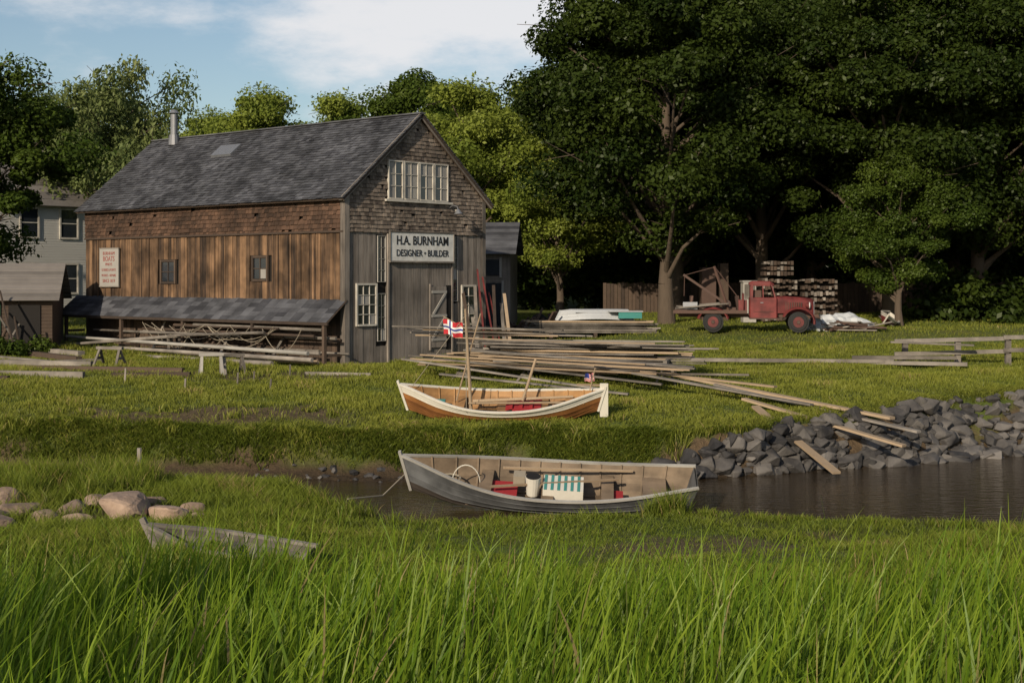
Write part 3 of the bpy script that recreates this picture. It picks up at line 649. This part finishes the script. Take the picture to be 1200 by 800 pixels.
t.beam((-.7,0,.9),(-2.9,0,2.4),.1,.1,1); t.cyl((-1.6,0,2.75),(-.5,0,1.3),.02,.02,5,1); t.cyl((-2.85,0,2.36),(-2.87,0,1.5),.015,.015,5,1); t.cyl((-1.6,0,2.72),(-2.85,0,2.38),.015,.015,5,1)
t.cyl((-1.1,-.35,1.15),(-1.1,.35,1.15),.2,.2,14,1); t.rng(-1.4,-.7,-.4,.4,.88,1.02,1)
for k in range(7): t.beam((-3.3+random.uniform(0,.5),-.8+k*.22,.95+random.uniform(0,.25)),(-1.6+random.uniform(0,.6),-.8+k*.2,.97+random.uniform(0,.25)),.18,.05,6)
t.rng(-.6,-.25,-.8,-.45,.9,1.35,0);t.tube([(-.4,-.9,.95),(-.4,-.9,1.6),(-.4,.9,1.6),(-.4,.9,.95)],.03,6,0); t.rng(-2.9,-2.3,-.7,-.1,.95,1.25,7)
t.build('flatbed_and_crane',[m_red,m_rust,m_tyre,m_glass,m_white,m_dwood,m_grey,m_galv],tr)
# ------------------------------------------------------------ yard clutter near trees
ls=MB()
z0=Hs(4,62)
for lay in range(6):
    for k in range(5): ls.beam((.9+random.uniform(-.4,.4),61+k*.35,z0+.15+lay*.09),(6.0+random.uniform(-.6,.4),61+k*.35+random.uniform(-.2,.2),z0+.13+lay*.09),.24,.06,0 if lay<5 else 1)
for x in(1.6,3.5,5.3): ls.rng(x,x+.15,60.8,62.8,z0-.1,z0+.12,2)
ls.build('stacked_boards',[m_grey,m_tan,m_dwood])
b4,sec=hull('upturned_skiff',2.9,1.1,.4,.12,True,[m_tarp,m_tarp,m_tarp,m_tarp,m_tarp],ns=14)
b4.location=(3.6,62,z0+1.12); b4.rotation_euler=(math.radians(180),0,.05)
q=MB(); q.rng(4.6,5.6,61.3,62.3,z0+.72,z0+1.0,0); q.rng(4.15,5.65,61.25,62.35,z0+1.0,z0+1.04,1); q.build('teal_storage_box',[m_teal,m_tarp])
q=MB()
zz=Hs(12.5,68)
for st_ in range(2):
    for lay in range(7):
        for k in range(12): q.beam((11.9+st_*1.9+k*.14,67.3,zz+.1+lay*.3+random.uniform(0,.1)),(11.9+st_*1.9+k*.14,68.6,zz+.1+lay*.3+random.uniform(0,.1)),.12,random.uniform(.08,.22),random.choice([0,1,2]))
for lay in range(3):
    for k in range(9): q.beam((12.0+k*.16,67.4,zz+2.3+lay*.25),(12.0+k*.16,68.4,zz+2.3+lay*.25),.13,random.uniform(.1,.22),random.choice([0,1,2]))
q.build('firewood_stack',[m_gbd,m_dwood,m_dwood])
q=MB();q.rng(10.9,11.5,67,67.8,zz,zz+1.9,0);q.rng(10.85,11.55,66.95,67.85,zz+1.9,zz+1.97,0);q.rng(10.95,11.45,66.98,67.0,zz+1.1,zz+1.8,1);q.build('old_white_refrigerator',[m_curt,m_grey])
q=MB();q.rng(9.2,9.9,69,70,zz,zz+2.6,0);q.rng(10.1,10.5,69,70,zz,zz+2.8,1);q.build('red_shed_door',[m_rust,m_dwood])
bm=bmesh.new(); bmesh.ops.create_icosphere(bm,subdivisions=4,radius=1)
for v in bm.verts:
    n=v.co.copy(); k=1+.12*math.sin(n.x*5+n.y*3)+.08*math.sin(n.y*9+n.z*7)+.05*math.sin(n.x*17+n.z*11)
    v.co=Vector((n.x*1.45*k,n.y*.8*k,max(n.z,-.1)*.62*k*(1.15-.35*n.x)))
me=bpy.data.meshes.new('tarp_covered_pile'); bm.to_mesh(me); bm.free(); me.materials.append(m_tarp)
o=bpy.data.objects.new('tarp_covered_pile',me); o.location=(14.2,61,Hs(14,61)); link(o)
q=MB()
for i in range(26): q.beam((12.9+random.uniform(0,2.8),60+random.uniform(-.5,.5),Hs(14,60)+random.uniform(.05,.4)),(13.2+random.uniform(0,2.8),60+random.uniform(-.5,.5),Hs(14,60)+random.uniform(.05,.5)),.15,.05,random.choice([0,1,0]))
q.build('scrap_heap',[m_rust,m_grey])
b5,sec=hull('small_red_skiff',2.0,.9,.35,.12,True,[m_red,m_white,m_grey,m_white,m_grey],ns=12)
b5.location=(16.8,64,Hs(16.8,64)+.15); b5.rotation_euler=(math.radians(35),0,1.2)
q=MB()
for i in range(130):
    x=5+i*.2; q.rng(x,x+.18,78+random.uniform(0,.02),78.05,1.0,2.9+random.uniform(-.06,.06),0)
q.rng(5,31,78.06,78.12,1.6,1.7,0);q.rng(5,31,78.06,78.12,2.5,2.6,0); q.build('board_fence',[m_dwood])
q=MB()
for x,y,h in [(13.9,50.3,.85),(15.7,50.1,.95),(17.4,49.9,1.0),(19.2,49.7,1.0),(21,49.5,1.0)]:
    z=Hs(x,y); q.rng(x-.09,x+.09,y-.09,y+.09,z-.2,z+h,0)
for zr_ in(.95,.5):
    q.beam((13.5,50.2,zr_),(17.4,49.8,zr_+.12),.08,.14,0); q.beam((17.2,49.75,zr_+.16),(21.4,49.4,zr_+.2),.08,.14,0)
q.beam((13.2,49.6,.95),(16,49.3,.85),.2,.06,0); q.build('rail_fence',[m_grey])
def house(name,x,y,w_,d_,e_,r_,rot,wm,rm):
    z=Hs(x,y); h=empty(name,(x,y,z),rot); m=MB()
    pr=[(-d_/2,-.3),(d_/2,-.3),(d_/2,e_),(0,r_),(-d_/2,e_)]; v=[(-w_/2,a,b_) for a,b_ in pr]+[(w_/2,a,b_) for a,b_ in pr]
    m.add(v,[(4,3,2,1,0),(5,6,7,8,9)]+[(i,(i+1)%5,5+(i+1)%5,5+i) for i in range(5)],0)
    k=int(e_/.14)
    for i in range(k): m.rng(-w_/2-.0,w_/2+.0,-d_/2-.025,-d_/2-.005,.05+i*.14,.17+i*.14,0,.4)
    m.build('walls',[wm],h); m=MB(); s_=(r_-e_)/(d_/2)
    for sg_ in(-1,1):
        for i in range(10):
            f0=i/10;f1=(i+1.3)/10; dd=d_/2+.35
            m.obox((-w_/2-.3,sg_*dd*f0,r_+.09-dd*s_*f0),(w_+.6,0,0),(0,sg_*dd*(f1-f0),-dd*s_*(f1-f0)+.03),(0,0,.03),0)
    m.build('roof',[rm],h)
    return h
h=house('grey_clapboard_house',-27.2,80,8.5,7,6.2,9.6,math.radians(50),m_clap,m_oldroof)
m=MB()
for x in(-2.6,-.2,2.4):
    for z in(1.2,4.2):
        m.rng(x,x+1.0,-3.56,-3.53,z,z+1.5,1)
        for a in(x-.1,x+1.0): m.rng(a,a+.1,-3.6,-3.54,z-.1,z+1.6,0)
        m.rng(x,x+1,-3.6,-3.54,z+1.5,z+1.6,0);m.rng(x,x+1,-3.6,-3.54,z-.1,z,0);m.rng(x,x+1,-3.58,-3.55,z+.73,z+.78,0)
m.build('windows',[m_white,m_glass],h)
m=MB()
for y in(-1.9,1.0):
    for z in(1.2,4.2):
        m.rng(-4.3,-4.27,y,y+.95,z,z+1.5,1); m.rng(-4.34,-4.26,y-.1,y,z-.1,z+1.6,0);m.rng(-4.34,-4.26,y+.95,y+1.05,z-.1,z+1.6,0);m.rng(-4.34,-4.26,y,y+.95,z+1.5,z+1.6,0);m.rng(-4.34,-4.26,y,y+.95,z-.1,z,0);m.rng(-4.33,-4.27,y,y+.95,z+.73,z+.78,0)
m.build('end_windows',[m_white,m_glass],h)
h=house('low_workshop_shed',-21.9,58,6.5,4.5,2.1,3.35,math.radians(12),m_dwood,m_oldroof)
m=MB(); m.rng(-1,.4,-2.33,-2.3,.0,1.9,0);m.rng(.5,1.3,-2.34,-2.3,0,1.9,1);m.rng(1.6,2.8,-2.33,-2.3,.3,1.8,0);m.build('door_and_dark_panels',[m_dark,m_green,m_red],h)  # near-black panels beside the green door stand in for the shaded shed interior
h=house('small_grey_shed',-2.2,69,4.6,4,3.6,4.9,math.radians(-5),m_gbd,m_roof)
m=MB(); m.rng(1.0,1.9,-2.06,-2.03,.1,2.1,1); m.rng(.9,1.0,-2.08,-2.03,0,2.2,0);m.rng(1.9,2.0,-2.08,-2.03,0,2.2,0);m.rng(1.1,1.8,-2.06,-2.03,2.45,3.2,1);m.rng(1.0,1.1,-2.08,-2.03,2.35,3.3,0);m.rng(1.8,1.9,-2.08,-2.03,2.35,3.3,0);m.build('door_and_window',[m_curt,m_glass],h)
q=MB()
for i in range(30):
    x=-.3+random.uniform(0,2.6);y=62+random.uniform(-1,3); q.beam((x,y,Hs(x,y)+random.uniform(0,.2)),(x+random.uniform(-.7,.7),y+random.uniform(-.5,.5),Hs(x,y)+random.uniform(.3,1.3)),random.uniform(.05,.3),.08,random.choice([0,1,2]))
for k in range(3): q.cyl((1.2+k*.7,63,1.2),(1.2+k*.7,63.2,1.2),.4,.4,20,3)
q.build('rusty_machinery',[m_rust,m_rust,m_dwood,m_tyre])
# ------------------------------------------------------------ trees
def leaves_crown(r,centers,rads,per,ls,flat=.65,up=.5,droop=0):
    n=len(centers)*per; C=np.repeat(centers,per,0); RR=np.repeat(rads,per)
    d=r.normal(size=(n,3)); d/=np.linalg.norm(d,axis=1)[:,None]
    rad=RR*r.random(n)**.42*(1+.25*(r.random(n)<.08)); off=d*rad[:,None]; off[:,2]*=flat
    if droop: off[:,2]-=droop*r.random(n)**2*RR*1.6
    P=C+off; nr=d*.7+np.array([0,0,up])+r.normal(size=(n,3))*.55; nr/=np.linalg.norm(nr,axis=1)[:,None]
    a=np.cross(nr,r.normal(size=(n,3))); a/=np.linalg.norm(a,axis=1)[:,None]; b_=np.cross(nr,a)
    s=ls*(.55+.9*r.random(n)); a*=s[:,None]; b_*=(s*.6)[:,None]
    if droop: a[:,2]-=.6*s
    V=np.stack([P-a,P-b_+nr*s[:,None]*.12,P+a,P+b_+nr*s[:,None]*.12],1).reshape(-1,3)
    Q=np.arange(n*4).reshape(-1,4); cr_=np.repeat(r.random(len(centers)),per)
    return V,Q,np.clip(cr_*.6+.4*r.random(n),0,1)
def tree_data(name,seed,h,cr_,base,nc,per,ls,lm,trr=.35,flat=.65,droop=0,rk=.25):
    r=np.random.default_rng(seed); rr=random.Random(seed)
    hz=(h-base)/2; cz=base+hz; cs=[]
    while len(cs)<nc:
        d=r.normal(size=3); d/=np.linalg.norm(d); f=r.random()**.38
        ax=cr_*(1-.28*max(0,d[2])-.1*abs(d[2]))*(.82+.3*math.sin(3*math.atan2(d[1],d[0])+seed)*.5+.12)
        c=np.array([d[0]*f*ax,d[1]*f*ax,cz+d[2]*f*hz*.92]); cs.append(c)
    cs=np.array(cs); rads=cr_*rk*(.5+.85*r.random(nc))
    V,Q,rn=leaves_crown(r,cs,rads,per,ls,flat,.5,droop)
    crown=quads_mesh(name+'_crown',V,Q,[lm],fc={'rnd':rn})
    m=MB(); top=Vector((rr.uniform(-.5,.5),rr.uniform(-.5,.5),h*.8)); prev=Vector((0,0,-.5)); K=7; axis=[prev]
    for i in range(1,K+1):
        f=i/K; q_=Vector((top.x*f+rr.uniform(-.15,.15),top.y*f+rr.uniform(-.15,.15),-.5+(top.z+.5)*f)); axis.append(q_)
    rads_t=[trr*(1.25 if i==0 else 1)*(1-.82*i/K) for i in range(K+1)]
    for i in range(K): m.cyl(axis[i],axis[i+1],rads_t[i],rads_t[i+1],10,0,cap=False)
    for j in range(0,nc,max(1,nc//36)):
        c=Vector(cs[j]); z0=max(base*.75,c.z-math.hypot(c.x,c.y)*.75-.5); f=min(.95,(z0+.5)/(top.z+.5)); k=f*K;i=min(int(k),K-1); a=axis[i].lerp(axis[i+1],k-i)
        ra=max(.04,rads_t[i]*.45); mid_=a.lerp(c,.5)+Vector((rr.uniform(-.3,.3),rr.uniform(-.3,.3),rr.uniform(-.2,.5)))
        m.cyl(a,mid_,ra,ra*.6,6,0,cap=False); m.cyl(mid_,c,ra*.6,.02,6,0,cap=False)
        for _ in range(2):
            c2=c+Vector((rr.gauss(0,1),rr.gauss(0,1),rr.gauss(0,.6)))*rads[j]*.7; m.cyl(mid_.lerp(c,.5),c2,ra*.3,.012,5,0,cap=False)
    me=bpy.data.meshes.new(name+'_trunk'); me.from_pydata(m.v,[],m.f); me.materials.append(m_bark); me.polygons.foreach_set('use_smooth',[True]*len(m.f)); me.update()
    return me,crown
def put_tree(name,data,x,y,s=1,rot=None,sz=None,dz=0):
    e=empty(name,(x,y,Hs(x,y)+dz),random.uniform(0,6.28) if rot is None else rot); e.scale=(s,s,sz or s)
    link(bpy.data.objects.new('trunk',data[0]),e); link(bpy.data.objects.new('crown',data[1]),e)
lf_dark=leafmat('leaf_dark',(.010,.021,.004),(.044,.064,.010),.3)
lf_mid=leafmat('leaf_mid',(.028,.052,.008),(.085,.12,.018),.35)
lf_lite=leafmat('leaf_light',(.12,.165,.025),(.25,.29,.05),.45)
lf_will=leafmat('leaf_willow',(.10,.14,.045),(.22,.25,.09),.45)
maple=tree_data('maple',3,20,7.2,2.6,130,1400,.105,lf_dark,.38,rk=.215)
maple2=tree_data('maple2',5,19,6.5,2.4,115,1300,.105,lf_dark,.36,rk=.22)
mapm=tree_data('maple3',9,14,5.2,2.2,85,1100,.10,lf_mid,.3,rk=.24)
lite=tree_data('ash',12,13,4.6,2.0,75,900,.10,lf_lite,.28,rk=.26)
will=tree_data('willow',21,15,6.2,3.2,62,650,.12,lf_will,.32,rk=.19,droop=1.2,flat=.8)
put_tree('maple_tree',maple,7.3,67,1.0,1.0)
put_tree('maple_tree',maple2,18.2,68,1.0,2.0)
put_tree('maple_tree',mapm,17.6,64.5,.62,.4)
for i,(x,y,s) in enumerate([(8.8,76,.98),(12.8,74,1.05),(23.5,72,1.05),(29,70,1.05),(9.5,86,1.1),(17,82,1.15),(26,84,1.2),(34,80,1.2),(15,92,1.2),(22,94,1.25),(32,95,1.3),(42,92,1.3)]):
    put_tree('maple_tree',[maple,maple2][i%2],x,y,s)
put_tree('ash_tree',lite,-2.6,80,1.05); put_tree('ash_tree',lite,-5.2,87,.95); put_tree('ash_tree',lite,1.6,90,1.15); put_tree('ash_tree',lite,2.6,78,.8)
put_tree('ash_tree',lite,-17,98,1.16);put_tree('ash_tree',lite,-12.5,104,1.2);put_tree('maple_tree',mapm,-7.3,97,1.2);put_tree('maple_tree',mapm,-3.4,104,1.15);put_tree('ash_tree',lite,-22,105,1.1)
put_tree('willow_tree',will,-23,83,1.05,.5); put_tree('willow_tree',will,-28,90,1.05,2.5)
put_tree('maple_tree',mapm,-24.5,63,1.02,1.1)
put_tree('ash_tree',lite,-31,97,1.0);put_tree('maple_tree',mapm,-36,95,1.1)
# unseen trees added behind the viewpoint to throw dappled evening shade
put_tree('maple_tree',mapm,-15.5,-13,.85,.8); put_tree('maple_tree',mapm,6.5,-26,.9,2.2)
r=np.random.default_rng(4); cs=[];
for i in range(170):
    x=r.uniform(-2,45); y=r.uniform(79.5,88); cs.append((x,y,Hs(x,y)+r.uniform(.3,3.8)))
for i in range(60):
    x=r.uniform(-45,-10); y=r.uniform(86,96); cs.append((x,y,Hs(x,y)+r.uniform(.3,3.5)))
for i in range(60):
    x=r.uniform(20,34); y=r.uniform(66,72); cs.append((x,y,Hs(x,y)+r.uniform(.2,1.8)))
V,Q,rn=leaves_crown(r,np.array(cs),r.uniform(.9,1.7,len(cs)),300,.16)
link(bpy.data.objects.new('understory_bushes',quads_mesh('understory_bushes',V,Q,[lf_dark],fc={'rnd':rn})))
cs=[]
for i in range(420):
    x=r.uniform(-70,90); y=r.uniform(112,122); cs.append((x,y,Hs(x,y)+r.uniform(.5,9)))
V,Q,rn=leaves_crown(r,np.array(cs),r.uniform(2.0,3.4,len(cs)),150,.5)
link(bpy.data.objects.new('distant_tree_line',quads_mesh('distant_tree_line',V,Q,[lf_dark],fc={'rnd':rn})))
r=np.random.default_rng(5); cs=[(x,y,Hs(x,y)+z) for x,y,z in [(-18.9,54,.3),(-19.6,53.6,.5),(-20.3,54.5,.7),(-18.2,55,.3),(-20.8,52.5,.4)]]
V,Q,rn=leaves_crown(r,np.array(cs),np.array([.6]*5),700,.07); link(bpy.data.objects.new('green_shrub',quads_mesh('green_shrub',V,Q,[lf_mid],fc={'rnd':rn})))
# ------------------------------------------------------------ grass
def blades(name,x,y,h,w,az,lean,droop,Sg,mat_,rnd,z=None,waz=None):
    n=len(x); z=H(x,y)-.02 if z is None else z
    waz=rng.uniform(0,2*np.pi,n) if waz is None else waz
    V=np.empty((n,Sg+1,2,3),np.float32); T=np.empty((n,Sg+1,2),np.float32)
    for k in range(Sg+1):
        t=k/Sg; hor=lean*h*(t**1.9); zz=z+h*(t-droop*t**2.5)
        cx=x+np.cos(az)*hor; cy=y+np.sin(az)*hor; ww=w*(max(1-t,0)**.6*.5+.015)*(1 if k else .7)
        V[:,k,0,0]=cx-np.cos(waz)*ww;V[:,k,0,1]=cy-np.sin(waz)*ww;V[:,k,0,2]=zz
        V[:,k,1,0]=cx+np.cos(waz)*ww;V[:,k,1,1]=cy+np.sin(waz)*ww;V[:,k,1,2]=zz
        T[:,k,:]=t
    base=(np.arange(n)*(Sg+1)*2)[:,None]; qs=[]
    for k in range(Sg): qs.append(np.concatenate([base+2*k,base+2*k+1,base+2*k+3,base+2*k+2],1))
    Q=np.stack(qs,1).reshape(-1,4)
    me=quads_mesh(name,V.reshape(-1,3),Q,[mat_],pt={'t':T.ravel()},fc={'rnd':np.repeat(rnd,Sg)},smooth=True)
    return link(bpy.data.objects.new(name,me))
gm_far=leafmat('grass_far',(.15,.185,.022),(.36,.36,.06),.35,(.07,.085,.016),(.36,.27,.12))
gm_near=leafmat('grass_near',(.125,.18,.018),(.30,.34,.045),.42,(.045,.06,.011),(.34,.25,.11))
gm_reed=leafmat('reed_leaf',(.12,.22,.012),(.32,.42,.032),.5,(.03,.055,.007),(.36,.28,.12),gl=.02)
def scatter(n,x0,x1,y0,y1,keep):
    x=rng.uniform(x0,x1,n);y=rng.uniform(y0,y1,n);k=keep(x,y);return x[k],y[k]
def infr(x,y,m=1.5): return np.abs(x)<.375*y+m
def kf(x,y): return (y>yw(x)+.3)&infr(x,y)&(rng.random(len(x))>mudmask(x,y)*1.0)&~((x>3.5)&(y<yb(x)-.3)&(rng.random(len(x))>.06))
x,y=scatter(330000,-20,21,34,56,kf); n=len(x)
cl=wob(x,y,1.2)+.5*wob(x,y,3.7); edge=np.exp(-((y-yb(x))/1.2)**2)
h=(.11+.10*rng.random(n))*(1+.6*cl)+edge*.16*rng.random(n)
blades('bank_grass',x,y,np.maximum(h,.05),rng.uniform(.018,.035,n),rng.uniform(0,6.28,n),.35+.5*edge,.15+.3*edge,2,gm_far,np.clip(rng.random(n)*.55+.32*cl+.2,0,1))
x,y=scatter(90000,-26,30,56,78,lambda x,y:infr(x,y)&(mudmask(x,y)<.5)); n=len(x)
blades('yard_grass',x,y,rng.uniform(.08,.2,n),rng.uniform(.03,.06,n),rng.uniform(0,6.28,n),.4,.2,1,gm_far,np.clip(rng.random(n)*.6+.25*wob(x,y,.9)+.2,0,1))
x=rng.uniform(-20,7,52000); y=yb(x)-rng.random(52000)**1.2*1.9+.3; k=(y>yw(x)+.45+.25*wob(x,0*x,2.4))&(mudmask(x,y)*.75<rng.random(52000))&(wob(x,y,2.2)>-.75*rng.random(52000)-.1); x,y=x[k],y[k]; n=len(x)
blades('bank_edge_grass',x,y,rng.uniform(.15,.42,n)*(1+.4*wob(x,y,2)),rng.uniform(.02,.035,n),rng.normal(-1.57,1.0,n),.6,.45,3,gm_near,rng.random(n)*.8)
def kn(x,y): return (y<yn(x)-.2)&infr(x,y)&(rng.random(len(x))>mudmask(x,y)*.93)
x,y=scatter(300000,-13,13,15,34.5,kn); n=len(x); cl=wob(x,y,1.1)+.6*wob(x,y,3.1)
left=sstep(-x,2.5,5.5); path=np.exp(-(((x-2)/4.5)**2+((y-22.5)/3)**2))
h=(.08+.09*rng.random(n))*(1+.5*cl)*(1+1.5*left*sstep(y,19,27))*(1-.45*path)+.05*(1-path)
blades('near_bank_grass',x,y,np.maximum(h,.04),rng.uniform(.012,.022,n),rng.uniform(0,6.28,n),.45,.25,2,gm_near,np.clip(rng.random(n)*.6+.3*cl+.18,0,1))
def tuft_field(name,spots,hm,wm,mat_,Sg=4,lean=.35,droop=.2):
    xs_,ys_,hs_=[],[],[]
    for (cx,cy,rad,num,hh) in spots:
        a=rng.uniform(0,6.28,num);q_=rad*np.sqrt(rng.random(num))*(.6+.4*rng.random(num)); X_=cx+np.cos(a)*q_;Y_=cy+np.sin(a)*q_
        xs_.append(X_);ys_.append(Y_);hs_.append(hh*(.5+.5*rng.random(num))*(1-.35*(q_/rad)**2))
    x=np.concatenate(xs_);y=np.concatenate(ys_);h=np.concatenate(hs_);n=len(x)
    blades(name,x,y,h*hm,rng.uniform(.6,1.2,n)*wm,rng.uniform(0,6.28,n),lean*rng.uniform(.4,1.6,n),droop*rng.uniform(.3,1.5,n),Sg,mat_,rng.random(n))
sp=[]
for i in range(130):
    x=rng.uniform(-11.5,-3.0);y=rng.uniform(20,31);
    if y<float(yn(x))-.5 and not(-9.8<x<-5.3 and 24<y<27): sp.append((x,y,rng.uniform(.25,.6),int(rng.uniform(60,150)),rng.uniform(.3,.5)))
for i in range(70): sp.append((rng.uniform(-11.5,-7.6),rng.uniform(27.5,31.2),.5,190,rng.uniform(.6,1.05)))
for i in range(40):
    x=rng.uniform(-.5,9);sp.append((x,float(yn(x))-rng.uniform(.4,1.2),rng.uniform(.2,.45),100,rng.uniform(.18,.34)))
sp+=[(3.0,27.4,.5,900,.8),(2.7,27.1,.4,300,.6),(-1.9,26.9,.6,350,.45),(-2.9,27.4,.6,400,.6),(-3.7,28.4,.6,300,.6),(-4.4,29.6,.6,300,.55),(1.5,27.0,.45,250,.42),(-.3,26.7,.4,200,.35)]
for i in range(40): sp.append((rng.uniform(4.6,9.5),rng.uniform(16.2,19),.4,170,rng.uniform(.5,.85)))
for i in range(40): sp.append((rng.uniform(-9,8),rng.uniform(15.5,19),.35,130,rng.uniform(.35,.6)))
for i in range(16): sp.append((rng.uniform(6.5,9),rng.uniform(19,22),.4,170,rng.uniform(.4,.7)))
for i in range(18): sp.append((rng.uniform(-5.5,-3.0),rng.uniform(19.2,20.3),.25,110,rng.uniform(.4,.62)))
tuft_field('tall_grass_tufts',sp,1,.018,gm_near)
sp=[]
for i in range(170):
    x=rng.uniform(-16,12);y=rng.uniform(36.5,55)
    if y>float(yb(x)) and not(-3.2<x<2.7 and 37<y<39.7): sp.append((x,y,rng.uniform(.15,.5),int(rng.uniform(30,80)),rng.uniform(.18,.4)))
for i in range(60):
    x=rng.uniform(-17,6); sp.append((x,float(yb(x))-rng.uniform(-.3,.5),rng.uniform(.2,.5),80,rng.uniform(.25,.5)))
for i in range(45): 
    s_=rng.uniform(0,16); P_=Mb@Vector((-2.3-rng.uniform(0,.8),s_,0)); sp.append((P_.x,P_.y,.35,60,rng.uniform(.25,.5)))
for i in range(35): sp.append((rng.uniform(-2.5,5.5),rng.uniform(42.8,44.6),.35,60,rng.uniform(.2,.42)))
tuft_field('bank_weed_tufts',sp,1,.032,gm_far,3)
n=34000; x=rng.uniform(-7.5,7.5,n); y=rng.uniform(5.2,16.2,n); dens=.5+.6*wob(x,y,1.4)+.35*wob(x,y,4); lim=15.0+1.0*wob(x,x*0,1.3)-1.6*np.exp(-((x-1.7)/1.6)**2)
k=(rng.random(n)<np.clip(dens,.08,1))&(y<lim)&(np.abs(x)<.38*y+.6); x,y=x[k],y[k]; n=len(x)
h=rng.uniform(.65,1.42,n)*(1+.18*wob(x,y,1.1)+.1*wob(x,y,3)); az=rng.normal(.1,1.3,n)
blades('foreground_reeds',x,y,h,rng.uniform(.014,.034,n),az,rng.uniform(.05,.5,n),rng.uniform(0,.3,n),6,gm_reed,np.clip(rng.random(n)*.95+.12*wob(x,y,2),0,1))
n=45000; x=rng.uniform(-7.5,7.5,n); y=rng.uniform(5.2,16.5,n); k=(np.abs(x)<.38*y+.6); x,y=x[k],y[k]; n=len(x)
blades('foreground_undergrass',x,y,rng.uniform(.25,.75,n),rng.uniform(.008,.016,n),rng.uniform(0,6.28,n),rng.uniform(.2,.8,n),rng.uniform(.05,.5,n),4,gm_reed,rng.random(n)*.8)
q=MB(); q.cyl((-8.2,31.3,-1.4),(-8.2,31.3,-.55),.05,.05,7); q.cyl((-10.5,30,-.95),(-8.9,30.3,-.9),.05,.04,6); q.build('weathered_post',[m_grey])
print('done')
